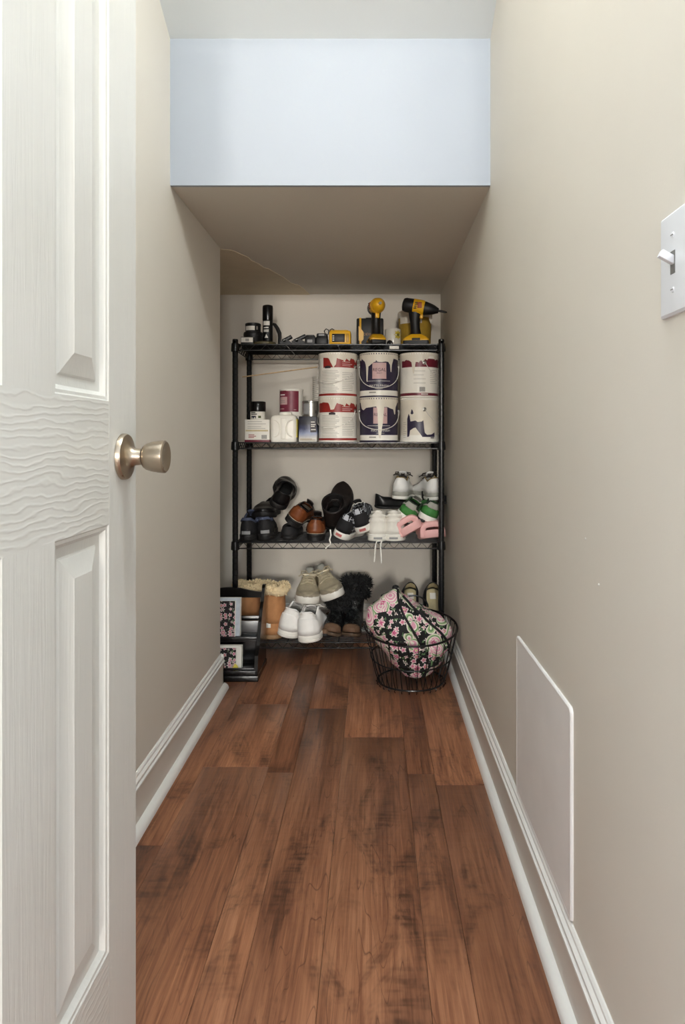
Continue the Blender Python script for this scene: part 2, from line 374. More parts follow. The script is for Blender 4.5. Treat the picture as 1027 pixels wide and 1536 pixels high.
# ------------------------------------------------------------------ wire rack
FY, RY, RL, RR = 2.935, 3.265, -.5965, .2925
SH = [1.360, .936, .505, .075]
rack = thing('wire_shelving_rack', 'black four-shelf wire rack against the back wall', 'shelf rack', ((RL+RR)/2, FY, 0))
def rr_(p): return Vector(p)-Vector(rack.location)
pr = [(.0, .008), (.0105, .008)]
z = .012
while z < 1.36:
    pr += [(.0125, z), (.0125, z+.0215), (.0113, z+.0225), (.0113, z+.0245)]; z += .0254
pr += [(.0125, 1.366), (.0125, 1.375), (.010, 1.379), (.001, 1.380)]
for px_ in (RL, RR):
    for py_ in (FY, RY):
        p = MB().lathe(pr, 14).build('post', BLACKM, rack, loc=rr_((px_, py_, 0)), ang=25)
        MB().lathe([(.016, 0), (.016, .004), (.006, .006), (.005, .012)], 12).build('levelling_foot', BLACKM, p)
def truss(m, a, b, z1, z0, r=.0028, step=.0235):
    a, b = Vector(a), Vector(b)
    m.tube([a+Vector((0, 0, z1)), b+Vector((0, 0, z1))], r, 6); m.tube([a+Vector((0, 0, z0)), b+Vector((0, 0, z0))], r, 6)
    n = max(2, int((b-a).length/step)); n += n % 2
    m.tube([a.lerp(b, i/n)+Vector((0, 0, z1 if i % 2 else z0)) for i in range(n+1)], .0017, 5)
for zs in SH:
    sh = MB(); e = .012
    truss(sh, (RL+e, FY, 0), (RR-e, FY, 0), 0, -.025); truss(sh, (RL+e, RY, 0), (RR-e, RY, 0), 0, -.025)
    shelf = sh.build('shelf', BLACKM, rack, loc=rr_((0, 0, zs)))
    for xx in (RL, RR): sd = MB(); truss(sd, (xx, FY+e, 0), (xx, RY-e, 0), 0, -.025); sd.build('side_truss', BLACKM, shelf)
    dk = MB()
    for i in range(1, 14):
        y = FY+(RY-FY)*i/14; dk.tube([(RL+.004, y, 0), (RR-.004, y, 0)], .0019, 6)
    for i in range(1, 4):
        x = RL+(RR-RL)*i/4; dk.tube([(x, FY, -.004), (x, RY, -.004)], .0028, 6)
    dk.build('deck_wires', BLACKM, shelf)['kind'] = 'stuff'
    for px_ in (RL, RR):
        for py_ in (FY, RY): MB().lathe([(.0135, .006), (.0165, .004), (.0185, -.020), (.0185, -.030), (.0135, -.032)], 14, Matrix.Translation((px_, py_, 0))).build('corner_collar', BLACKM, shelf)
def top(i): return SH[i]+.0030

# ------------------------------------------------------------------ cans, boxes, jars
CREAM = mat('dried_cream_paint', (226, 218, 202), .45, var=.04, scale=30, bump=.15, bscale=60)
LABW = mat('white_paper_label', (240, 236, 226), .5, var=.02)
TINM = mat('tin_plate', (168, 166, 160), .3, .85, var=.1)
PURP = mat('dark_purple_label', (45, 38, 62), .4, var=.1)
CRIM = mat('crimson_label', (110, 30, 46), .4, var=.1)
REDL = mat('brick_red_label', (150, 42, 36), .45, var=.12)
PINK = mat('dusty_pink_label', (201, 165, 163), .5, var=.03)
INK = mat('dark_ink', (52, 44, 50), .5)
GREYINK = mat('grey_ink', (150, 144, 136), .55)
WHT = mat('white_ink', (228, 224, 216), .5)
WIRE = mat('bail_wire', (232, 228, 220), .4, .0)
def cpatch(r, a0, a1, lo, hi, n=None):
    """patch wrapped on a cylinder of radius r: angle from the front (degrees), lo/hi heights or functions of the angle"""
    m = MB(); n = n or max(2, int((a1-a0)/3)); vs = []; fs = []
    L_ = lo if callable(lo) else (lambda a: lo); H_ = hi if callable(hi) else (lambda a: hi)
    for i in range(n+1):
        a = a0+(a1-a0)*i/n; t = math.radians(a); l, h = L_(a), H_(a); h = max(h, l+1e-5)
        vs += [(r*math.sin(t), -r*math.cos(t), l+(h-l)*j/2) for j in range(3)]
    for i in range(n):
        for j in range(2): fs.append((i*3+j, i*3+3+j, i*3+4+j, i*3+1+j))
    return m.add(vs, fs)
def ctext(txt, size, r, ang, z, squash=1.0):
    vs, fs = text_geo(txt, size); out = []
    for v in vs:
        t = math.radians(ang)+v.x*squash/r; out.append((r*math.sin(t), -r*math.cos(t), z+v.y))
    return MB().add(out, fs)
def can(name, label, x, y, z, r, h, body, group=None, bail=None, rot=0):
    o = thing(name, label, 'paint can', (x, y, z), (0, 0, rot), group)
    MB().lathe([(r-.003, 0), (r, .001), (r, .005), (r-.0018, .007), (r-.0018, h-.010), (r, h-.008), (r, h-.003), (r-.002, h-.001), (r-.009, h-.001), (r-.010, h-.004), (r-.012, h-.004)], 48).build('can_body', body, o)
    MB().lathe([(r-.010, h-.004), (r-.012, h-.0005), (r-.016, h-.001), (r-.019, h-.006), (.01, h-.006)], 40).build('lid', TINM, o)
    if bail is not None:
        off, drop, ze = bail
        pts = []
        for i in range(25):
            a = -84+168*i/24; u = 1-(a/84)**2; t = math.radians(a+off); rr = r+.003+.003*u
            pts.append((rr*math.sin(t), -rr*math.cos(t), ze-drop*u**.75))
        b = MB().tube(pts, .0017, 6).build('bail_handle', WIRE, o)
        for sgn in (-86, 86):
            t = math.radians(sgn+off); M = Matrix.Translation((r*math.sin(t), -r*math.cos(t), ze)) @ Matrix.Rotation(t, 4, 'Z') @ Matrix.Rotation(PI/2, 4, 'X')
            MB().lathe([(.009, -.001), (.009, .0015), (.005, .003), (.0045, .006), (.001, .0065)], 16, M).build('bail_ear', TINM, o)
    return o
def drips(spec, base, jit=.0):
    rnd = random.Random(len(spec)*7+int(base*1000))
    return lambda a: lin(spec, a)+rnd.uniform(-jit, jit)
def lines(r, a0, a1, zs, hgt=.0014):
    m = MB()
    for z_ in zs:
        rnd = random.Random(int(z_*1e5)); e = a1-(a1-a0)*rnd.uniform(0, .35)
        q = cpatch(r, a0, e, z_, z_+hgt); m.add(q.v, q.f)
    return m
GH, GR, GY = .192, .085, 2.992
gx = [X(506.5, GY), X(568, GY), X(628.3, GY)]
z2 = top(1); e1, e2, e3 = GR-.0012, GR-.0006, GR-.0001
def red_can(x, z, label, s):
    o = can('paint_can', label, x, GY, z, GR, GH, LABW, 'gallon paint cans stacked on the second shelf', (-22, .075, .135))
    cpatch(e1, -95, 95, .0075, .017).build('bottom_stripe', REDL, o)
    cpatch(e1, -70+s*25, 95, .128, .178).build('red_band', REDL, o)
    q = cpatch(e3, -170, 170, drips([(-170, .13), (-95, .14), (-75, .165), (-40, .172), (-25, .168), (-18+s*8, .138-s*.012), (-8+s*6, .14), (0, .166), (18, .160), (24, .150), (28, .168), (40, .155), (44, .17), (62, .164), (66, .15), (72, .166), (90, .16), (170, .15)], .1, .0012), .1925, 130)
    q.build('paint_drip', CREAM, o)
    lines(e2, 16, 52, [.134, .141, .150], .003).build('fine_print', PINK, o)
    cpatch(e3+.0002, -24-s*14, -4-s*14, .117+s*.008, lambda a: .125+s*.008+.003*math.cos((a+14+s*14)*.15)).build('badge', INK, o)
    lines(e2, -50, 8, [.022+i*.0065 for i in range(15)]).build('fine_print', GREYINK, o)
    lines(e2, 16, 62, [.030+i*.0075 for i in range(11)]).build('fine_print', GREYINK, o)
    return o
red_can(gx[0], z2, 'white paint can with brick red band, standing on the shelf under its twin', 0)
red_can(gx[0], z2+GH, 'white paint can with brick red band, stacked on top of its twin', 1)
def purple_can(z, label, s):
    o = can('paint_can', label, gx[1], GY, z, GR, GH, PURP, 'gallon paint cans stacked on the second shelf', (0, .098 if not s else .084, .137))
    cpatch(e1, -170, 170, .0075, .030).build('bottom_band', LABW, o)
    lines(e2, -30, -2, [.0185], .005).build('fine_print', GREYINK, o)
    cpatch(e1, -20+s*3, 22+s*3, .079, .148).build('pink_label', PINK, o)
    ctext('REGAL', .0195, e2, 1+s*3, .117).build('lettering', INK, o); ctext('SELECT', .0075, e2, 1+s*3, .103).build('lettering', INK, o)
    ctext('MATTE FINISH', .0135, e2, s*5, .049).build('lettering', WHT, o); lines(e2, -12+s*5, 14+s*5, [.0365], .0025).build('fine_print', GREYINK, o)
    cpatch(e2, -36, 34, .069, .0705).build('rule', WHT, o)
    if not s: sp = [(-170, .14), (-80, .165), (-66, .160), (-60, .168), (-46, .155), (-41, .136), (-39, .068), (-35, .066), (-33, .132), (-24, .140), (-16, .150), (-10, .152), (-8, .160), (-5, .152), (8, .150), (18, .153), (28, .152), (34, .140), (36, .108), (39, .108), (41, .142), (48, .168), (75, .164), (170, .15)]
    else: sp = [(-170, .14), (-85, .168), (-70, .172), (-62, .145), (-52, .137), (-40, .147), (-22, .150), (-8, .152), (-4, .14), (-3, .055), (0, .018), (5, .015), (8, .055), (12, .09), (15, .150), (26, .150), (38, .143), (46, .142), (52, .118), (56, .12), (58, .15), (70, .172), (170, .15)]
    cpatch(e3, -170, 170, drips(sp, .2+s, .0006), .1925, 200).build('paint_drip', CREAM, o)
    return o
purple_can(z2+GH, 'dark purple paint can with pink square label, cream drips, upper of the two', 0)
purple_can(z2, 'dark purple paint can with cream drip down its pink label, lower of the two', 1)
o = can('paint_can', 'white paint can with torn crimson band, stacked beside the right post', gx[2], GY, z2+GH, GR, GH, LABW, 'gallon paint cans stacked on the second shelf', (98, .075, .148))
cpatch(e1, -95, 95, .0075, .019).build('bottom_stripe', CRIM, o); cpatch(e1, -66, 80, .130, .166).build('crimson_band', CRIM, o)
cpatch(e3, -170, 170, drips([(-170, .12), (-80, .13), (-70, .145), (-62, .160), (-52, .156), (-45, .163), (-34, .158), (-26, .150), (-22, .100), (-18, .102), (-14, .152), (-5, .148), (2, .158), (8, .148), (14, .165), (20, .158), (28, .176), (42, .178), (50, .160), (60, .168), (75, .16), (170, .14)], .3, .001), .1925, 180).build('paint_drip', CREAM, o)
lines(e2, -20, 18, [.060, .078, .095, .112]).build('fine_print', GREYINK, o); lines(e2, 30, 62, [.06+i*.008 for i in range(8)]).build('fine_print', GREYINK, o)
q = MB()
for i in range(9):
    c_ = cpatch(e2, -2+i*1.8, -2+i*1.8+(.9 if i % 2 else 1.3), .024, .044, 1); q.add(c_.v, c_.f)
q.build('barcode', INK, o)
lines(e2, 2, 24, [.0115], .004).build('fine_print', WHT, o)
o = can('paint_can', 'paint can coated in cream paint with dark purple blots, beside the right post', gx[2], GY, z2, GR, GH, LABW, 'gallon paint cans stacked on the second shelf', (98, .07, .140))
cpatch(e1, -170, 170, .03, .18).build('paint_coat', CREAM, o)
cpatch(e2, -41, 48, lambda a: lin([(-41, .022), (-34, .024), (-31, .05), (-20, .06), (-14, .062), (-8, .05), (0, .035), (6, .022), (48, .022)], a), lambda a: lin([(-41, .10), (-36, .122), (-32, .110), (-30, .088), (-14, .092), (-8, .086), (4, .088), (9, .094), (11, .06), (13, .04), (20, .031), (35, .033), (48, .042)], a), 70).build('purple_blot', PURP, o)
cpatch(e2, -30, -20, lambda a: .118+abs(a+25)*.001, lambda a: lin([(-30, .120), (-26, .142), (-22, .134), (-20, .121)], a), 12).build('purple_blot', PURP, o)
lines(e2, -58, -44, [.02+i*.008 for i in range(9)]).build('fine_print', GREYINK, o); lines(e2, 32, 46, [.016], .004).build('fine_print', INK, o)
# white can half hidden behind the red ones, on a short tub
wx, wy = -.200, 3.172
tub = thing('plastic_tub', 'short white tub under a can, behind the red banded paint cans', 'tub', (wx, wy, z2))
MB().lathe([(.066, 0), (.072, .004), (.076, .095), (.079, .097), (.079, .107), (.075, .110), (.01, .110)], 32).build('tub_body', LABW, tub)
MB().lathe([(.0805, .096), (.0805, .104), (.079, .105)], 32).build('tub_lid', CREAM, tub)
o = can('paint_can', 'plain white paint can peeking out behind the red banded cans', wx, wy, z2+.110, GR, GH, LABW)
lines(e2, -80, -30, [.02+i*.009 for i in range(18)]).build('fine_print', GREYINK, o)
# left end of shelf two
bx0, bx1, by = X(367, 2.955), X(404, 2.955), 2.955
o = thing('cardboard_box', 'small cream box with printed text and red base under the black-lidded jar', 'box', ((bx0+bx1)/2, by, z2))
hw = (bx1-bx0)/2
MB().box((-hw, 0, 0), (hw, .10, .098), .002).build('carton', LABW, o); MB().box((-hw-.0006, -.0006, 0), (hw+.0006, .1006, .010), .001).build('red_base', CRIM, o)
def flat_lines(m, x0, x1, zs, y, h=.0016):
    for i, z_ in enumerate(zs):
        e = x1-(x1-x0)*random.Random(i).uniform(0, .3); m.add([(x0, y, z_), (e, y, z_), (e, y, z_+h), (x0, y, z_+h)], [(0, 1, 2, 3)])
    return m
flat_lines(MB(), -hw+.012, hw-.012, [.088, .078, .066, .058], -.0005).build('fine_print', GREYINK, o, smooth=False)
MB().add([(-hw+.004, -.0005, .046), (hw-.006, -.0005, .046), (hw-.006, -.0005, .053), (-hw+.004, -.0005, .053)], [(0, 1, 2, 3)]).build('band', mat('pale_yellow_ink', (206, 190, 148), .5), o, smooth=False)
flat_lines(MB(), -hw+.016, -hw+.05, [.030, .024, .018], -.0005, .003).build('stamp', REDL, o, smooth=False)
bc = MB()
for i in range(9): xx = hw-.034+i*.0026; bc.add([(xx, -.0006, .014), (xx+.0014, -.0006, .014), (xx+.0014, -.0006, .031), (xx, -.0006, .031)], [(0, 1, 2, 3)])
bc.build('barcode', INK, o, smooth=False)
jy = 3.005
o = thing('jar', 'small jar with tall black lid standing on the cream box', 'jar', (X(386.5, jy), jy, z2+.098))
MB().lathe([(.030, 0), (.033, .002), (.033, .034), (.031, .038)], 28).build('jar_body', LABW, o); MB().lathe([(.0345, .036), (.0352, .040), (.0352, .077), (.033, .080), (.01, .080)], 28).build('jar_lid', BLACKW, o)
lines(.0334, -48, 10, [.029, .022], .004).build('fine_print', INK, o)
cpatch(.0334, -45, -5, lambda a: .008+.004*math.sin(a*.3), .0165).build('mark', mat('navy_ink', (30, 34, 60), .5), o); cpatch(.0334, 12, 34, .007, .017).build('mark', mat('olive_ink', (84, 92, 50), .5), o)
# white jug with moulded grip recesses
jx0, jx1 = X(404.5, 2.95), X(445, 2.95); jy0, jy1 = 2.945, 3.035
o = thing('plastic_jug', 'white plastic jug with moulded grip on the shelf beside the cream box', 'jug', ((jx0+jx1)/2, jy0, z2))
hw = (jx1-jx0)/2; rings = []
def rrect(hx, y0, y1, z_, rc=.018, n=5):
    out = []
    for cx, cy, a0 in ((hx-rc, y1-rc, 0), (-hx+rc, y1-rc, 90), (-hx+rc, y0+rc, 180), (hx-rc, y0+rc, 270)):
        for j in range(n): a = math.radians(a0+90*j/(n-1)); out.append(Vector((cx+rc*math.cos(a), cy+rc*math.sin(a), z_)))
    return out
for z_, s_ in ((0, .94), (.004, .98), (.02, .97), (.05, .985), (.09, .985), (.105, .95), (.114, .88), (.118, .80)):
    rings.append(rrect(hw*s_, .045-.045*s_, .045+.045*s_, z_))
JUG = mat('white_hdpe', (240, 236, 225), .4, var=.02)
MB().loft(rings).build('jug_body', JUG, o, ang=50)
MB().lathe([(.026, .116), (.026, .121), (.028, .122), (.028, .130), (.024, .132)], 26, Matrix.Translation((.004, .045, 0))).build('cap', JUG, o)
for sx_ in (-1, 1):       # grip recess outlines and the handle ridge between them
    pts = [(sx_*(.013+.026*(1-math.cos(a))/1.0), -.0008, .060+.036*math.sin(a)) for a in [(-PI/2+PI*j/10) for j in range(11)]]
    pts = [(sx_*(.040-.026*math.cos(a)), .0005, .060+.036*math.sin(a)) for a in [(-PI/2+PI*j/12) for j in range(13)]]
    MB().tube(pts, .0035, 8).build('grip_ridge', JUG, o)
MB().box((-.011, -.0035, .012), (.011, .004, .104), .003).build('handle', JUG, o)
MB().box((hw-.004, .012, .02), (hw+.0012, .07, .10), .0005).build('label', mat('yellow_label', (196, 178, 60), .5), o)
# tub behind the jug carrying the crimson quart can
qx, qy = X(437, 3.12), 3.12
o = thing('plastic_tub', 'low white lidded tub under the crimson quart can', 'tub', (qx, qy, z2))
MB().lathe([(.056, 0), (.060, .004), (.064, .105), (.066, .107), (.066, .116), (.062, .119), (.01, .119)], 32).build('tub_body', JUG, o)
MB().lathe([(.0675, .105), (.068, .107), (.068, .114), (.066, .1155)], 32).build('tub_lid', JUG, o)
o = can('paint_can', 'small crimson quart can with pink label above the white jug', qx, qy, z2+.119, .0545, .124, LABW)
cpatch(.0535, -85, 44, .018, .112).build('crimson_label', mat('rose_crimson_label', (126, 48, 66), .45), o)
cpatch(.0539, -62, -14, .050, .085).build('pink_label', PINK, o); lines(.0543, -56, -22, [.066, .058], .003).build('fine_print', GREYINK, o)
lines(.0541, -60, -20, [.092], .005).build('fine_print', WHT, o); lines(.0541, -64, -14, [.029], .0035).build('fine_print', PINK, o); lines(.0541, 18, 36, [.025], .003).build('fine_print', PINK, o)
cpatch(.0541, -70, -20, lambda a: .108-.004*abs(math.sin(a*.21)), .113, 40).build('paint_drip', CRIM, o)
# dark blue box and silver can
o = thing('product_box', 'dark blue box fading to white with printed label beside the red banded can', 'box', (X(462, 2.96), 2.952, z2))
k = NT('blue_fade_print'); tc = k.n('ShaderNodeTexCoord'); sp_ = k.n('ShaderNodeSeparateXYZ'); k.t.links.new(tc.outputs['Object'], sp_.inputs[0])
nz = k.math('ADD', sp_.outputs[2], k.math('MULTIPLY', k.noise(k.obj(), 40), .02))
k.t.links.new(k.ramp(k.math('MULTIPLY', nz, 9.0), [(.22, srgb((216, 212, 204))), (.42, srgb((150, 160, 190))), (.62, srgb((50, 56, 92))), (.8, srgb((26, 26, 40)))]), k.b.inputs['Base Color']); k.b.inputs['Roughness'].default_value = .35
MB().box((-.040, 0, 0), (.039, .135, .112), .003).build('carton', k.m, o)
MB().box((.010, -.0008, .042), (.037, 0, .096)).build('label', INK, o, smooth=False)
flat_lines(MB(), .013, .035, [.085, .074, .066, .052], -.001, .004).build('fine_print', WHT, o, smooth=False)
flat_lines(MB(), -.035, .035, [.012, .008], -.0006, .002).build('fine_print', mat('ochre_ink', (150, 120, 60), .5), o, smooth=False)
o = can('paint_can', 'small silver tin standing on the dark blue box', X(466.5, 3.05), 3.045, z2+.112, .039, .072, TINM)
cpatch(.0382, -60, -5, .012, .058).build('label', mat('grey_label', (150, 150, 150), .5), o); ctext('R', .022, .0386, 40, .02).build('lettering', INK, o)
# stir stick
a, b = Vector((X(363, 2.962), 2.962, Z(565.5, 2.962))), Vector((X(476, 3.02), 3.02, Z(550.5, 3.02)))
d = (b-a); M = Matrix.Translation(a) @ d.to_track_quat('X', 'Z').to_matrix().to_4x4()
o = MB().box((0, -.006, -.0022), (d.length, .006, .0022), .001).build('stir_stick', mat('pale_wood', (190, 160, 118), .6, var=.15, scale=90))
o.matrix_world = M; tag(o, 'thin wooden stirring stick leaning against the upper red banded can', 'stick')

# ------------------------------------------------------------------ top shelf
z1 = top(0)
YEL = mat('tool_yellow', (232, 176, 30), .38, var=.06); BLK = mat('black_rubber', (9, 9, 10), .5, var=.2, bump=.1, bscale=400)
DG = mat('dark_grey_plastic', (20, 20, 22), .45)
def obox(name, label, cat, x0, x1, y0, y1, h, m, bev=.003, group=None):
    o = thing(name, label, cat, ((x0+x1)/2, y0, z1), group=group); hw = (x1-x0)/2
    MB().box((-hw, 0, 0), (hw, y1-y0, h), bev).build('body', m, o); return o, hw
o, hw = obox('small_box', 'tiny black box with white barcode label at the end of the top shelf', 'box', X(361, 2.96), X(380, 2.96), 2.957, 3.0, .034, BLK)
MB().box((-hw+.002, -.0008, .010), (hw-.002, .0005, .031)).build('label', LABW, o, smooth=False)
bc = MB()
for i in range(7): xx = -.006+i*.0022; bc.add([(xx, -.0012, .014), (xx+.0012, -.0012, .014), (xx+.0012, -.0012, .026), (xx, -.0012, .026)], [(0, 1, 2, 3)])
bc.build('barcode', INK, o, smooth=False)
yy = 3.058
o = thing('tin', 'wide black round tin under a smaller labelled one', 'tin', (X(380, yy), yy, z1)); MB().lathe([(.040, 0), (.042, .002), (.042, .052), (.043, .053), (.043, .066), (.040, .068), (.01, .068)], 30).build('tin_body', BLK, o); MB().lathe([(.0436, .050), (.0442, .052), (.0442, .062), (.043, .064)], 30).build('rim', DG, o)
o = thing('tin', 'small black round tin with cream label stacked on the wider tin', 'tin', (X(379.5, yy), yy, z1+.068)); MB().lathe([(.032, 0), (.034, .002), (.034, .028), (.0352, .029), (.0352, .038), (.032, .040), (.01, .040)], 30).build('tin_body', BLK, o); cpatch(.0346, -55, 22, .006, .025).build('label', LABW, o); cpatch(.0348, 34, 46, .009, .024).build('mark', GREYINK, o)
o = thing('round_lid', 'flat olive round lid lying in front of the spray can', 'lid', (X(397, 2.998), 2.998, z1)); MB().lathe([(.046, 0), (.049, .002), (.049, .013), (.047, .015), (.040, .0155), (.039, .012), (.01, .012)], 36).build('disc', mat('olive_tin', (66, 60, 40), .5), o); MB().lathe([(.0492, .004), (.0498, .006), (.0498, .010), (.0492, .0115)], 36).build('rim', mat('olive_rim', (92, 84, 58), .45), o)
yy = 3.09
o = thing('spray_can', 'tall slim black spray can with white triangle mark', 'spray can', (X(401.5, yy), yy, z1))
MB().lathe([(.0215, 0), (.0228, .002), (.0228, .125), (.022, .129)], 28).build('can_body', BLK, o); MB().lathe([(.0236, .127), (.0241, .130), (.0241, .186), (.0225, .194), (.016, .197), (.004, .198)], 28).build('cap', BLACKW, o)
cpatch(.0232, -50, 30, .103, .122).build('label', LABW, o); lines(.0232, -42, 25, [.090, .079, .073], .005).build('fine_print', WHT, o)
cpatch(.0234, -28, 12, .046, lambda a: .0465+max(0, .017-abs(a+8)*.00085), 20).build('triangle_mark', WHT, o); cpatch(.0232, 0, 25, .015, .030).build('mark', GREYINK, o)
yy = 3.08
o = MB().tube([(X(409, yy), yy, Z(486, yy)), (X(412, yy), yy, Z(487, yy)), (X(416, yy), yy, Z(493, yy)), (X(419, yy), yy, Z(500, yy)), (X(419.5, yy), yy, Z(506, yy)), (X(418, yy), yy, z1+.004)], [.006, .008, .009, .009, .008, .006], 8).build('strap', BLK)
tag(o, 'bent black rubber strap beside the spray can', 'strap')
def clamp(px0, px1, pyt, y, label, tilt):
    o = thing('spring_clamp', label, 'clamp', (X((px0+px1)/2, y), y, z1), group='black tools lying on the top shelf'); hw = (px1-px0)/2*y/F; h = Z(pyt, y)-z1
    MB().prism([(-hw, 0), (hw, 0), (hw, h*.35), (hw*.3, h*.55), (-hw, h*.4)], 0, .05, 'y').build('jaw', BLK, o, smooth=False)
    MB().box((-hw*.9, .008, -.007), (hw*1.1, .04, .007), .003, Matrix.Translation((hw*.1, 0, h*.62)) @ Matrix.Rotation(-tilt, 4, 'Y')).build('grip', DG, o)
    MB().lathe([(.006, 0), (.006, .052), (.003, .054)], 12, Matrix.Translation((-hw*.2, 0, h*.42)) @ Matrix.Rotation(-PI/2, 4, 'X')).build('pivot', TINM, o); return o
clamp(420, 436, 501, 3.0, 'black spring clamp lying next to the olive lid', .5); clamp(437, 457, 500, 3.0, 'black spring clamp with raised grip between two black tools', .45)
o, hw = obox('bit_case', 'small black drill bit case with grey tag on the top shelf', 'case', X(457, 2.98), X(473, 2.98), 2.975, 3.04, .040, BLK, .004, 'black tools lying on the top shelf'); MB().box((-.012, -.0008, .012), (.010, .001, .024)).build('label', mat('grey_label', (150, 150, 150), .5), o, smooth=False); MB().box((-hw*.8, .005, .038), (hw*.8, .055, .046), .003).build('lid', DG, o)
o, hw = obox('charger', 'black charger with cable loop beside the yellow battery charger', 'charger', X(473.5, 2.985), X(491, 2.985), 2.98, 3.06, .040, BLK, .006, 'black tools lying on the top shelf')
MB().box((-hw*.9, .004, .037), (hw*.95, .07, .054), .006).build('cover', DG, o); MB().box((-hw*.5, .0022, .042), (hw*.45, .006, .05)).build('label', mat('grey_label', (150, 150, 150), .5), o, smooth=False)
MB().tube([(hw*.6, .03, .05), (hw*.4, .02, .066), (hw*.75, .012, .074), (hw*1.15, .008, .068), (hw*1.2, .004, .055), (hw*1.05, .0, .045)], .0022, 7).build('cable', BLK, o)
o, hw = obox('battery_charger', 'yellow and black battery charger with a dark window', 'charger', X(493.5, 2.965), X(526, 2.965), 2.952, 3.04, .060, YEL, .007)
MB().box((-hw+.013, -.004, .010), (hw-.026, .003, .046), .003).build('window', BLK, o); MB().box((-hw+.004, .006, .055), (hw-.010, .07, .064), .004).build('top_cover', YEL, o)
for i in range(3): MB().box((-hw+.016, -.0048, .016+i*.009), (-hw+.023, -.003, .020+i*.009)).build('indicator', LABW, o, smooth=False)
MB().box((hw-.020, -.001, .010), (hw-.008, .002, .047), .001).build('grip_pad', mat('amber_plastic', (196, 146, 26), .4), o)
MB().tube([(-hw+.002, .01, .05), (-hw+.004, -.002, .062), (-hw+.014, -.003, .067), (-hw+.022, .006, .064)], .002, 6).build('cable', BLK, o)
# black tool case
o, hw = obox('tool_case', 'black tool battery case with yellow stripe behind the drill driver', 'case', X(534.5, 3.075), X(575, 3.075), 3.072, 3.17, .136, BLK, .006)
MB().box((-hw+.013, -.003, 0.001), (-hw+.022, .04, .137), .001).build('yellow_stripe', YEL, o); MB().prism([(-hw+.010, .035), (-hw+.022, .028), (-hw+.032, .040), (-hw+.032, .072), (-hw+.022, .085), (-hw+.010, .10)], -.005, .0, 'y').build('latch', YEL, o, smooth=False)
vs, fs = text_geo('DEWALT', .017); MB().add([(v.x+.004, -.0006, v.y+.062) for v in vs], fs).build('lettering', mat('ochre_lettering', (170, 120, 70), .5), o, smooth=False)
MB().box((-.02, .02, .134), (.03, .05, .142), .003).build('carry_handle', DG, o)
# mug
yy = 3.075
o = thing('mug', 'white mug with yellow flower and black spots between the two drills', 'mug', (X(589, yy), yy, z1)); POR = mat('glazed_white', (228, 224, 212), .2, var=.02)
MB().lathe([(.030, 0), (.034, .003), (.0365, .012), (.0365, .082), (.035, .084), (.033, .082), (.033, .01), (.005, .008)], 32).build('cup', POR, o)
MB().tube([(.035, 0, .066), (.052, 0, .064), (.060, 0, .046), (.052, 0, .026), (.035, 0, .022)], .0045, 8, cap=False).build('handle', POR, o, rot=(0, 0, 2.4))
def cdisc(r, ang, z_, rad, pet=0): 
    vs = [(r*math.sin(math.radians(ang)), -r*math.cos(math.radians(ang)), z_)]; n = 24
    for i in range(n):
        a = 2*PI*i/n; q = rad*(1+(.25*math.cos(pet*a) if pet else 0)); t = math.radians(ang)+q*math.cos(a)/r; vs.append((r*math.sin(t), -r*math.cos(t), z_+q*math.sin(a)))
    return MB().add(vs, [(0, 1+i, 1+(i+1) % n) for i in range(n)])
fpt = cdisc(.0372, 38, .056, .018, 8).build('flower', mat('flower_yellow', (212, 190, 70), .3), o); cdisc(.0375, 38, .056, .007).build('flower_centre', mat('flower_olive', (120, 110, 40), .3), fpt)
cdisc(.0372, -25, .016, .016).build('black_spot', BLK, o); cdisc(.0372, 45, .008, .008).build('black_spot', BLK, o)
# yellow tub with cream lid
yy = 3.185
o = thing('plastic_tub', 'tall yellow tub with cream lid behind the upright cordless drill', 'tub', (X(622, yy), yy, z1)); TY = mat('mustard_plastic', (176, 142, 52), .5, var=.1)
MB().lathe([(.070, 0), (.073, .004), (.077, .150), (.078, .152)], 40).build('tub_body', TY, o); MB().lathe([(.080, .150), (.081, .152), (.081, .176), (.078, .182), (.070, .184), (.02, .184)], 40).build('tub_lid', CREAM, o)
cpatch(.0812, -60, 20, .120, .152).build('ribbed_band', CREAM, o)
q = MB(); q.add([(.060, -.075, .165), (.070, -.074, .165), (.073, -.078, .13), (.068, -.080, .115), (.060, -.079, .135)], [(0, 1, 2, 3, 4)]); q.build('paper_strip', LABW, o, smooth=False, mods=[('SOLIDIFY', dict(thickness=.001))])
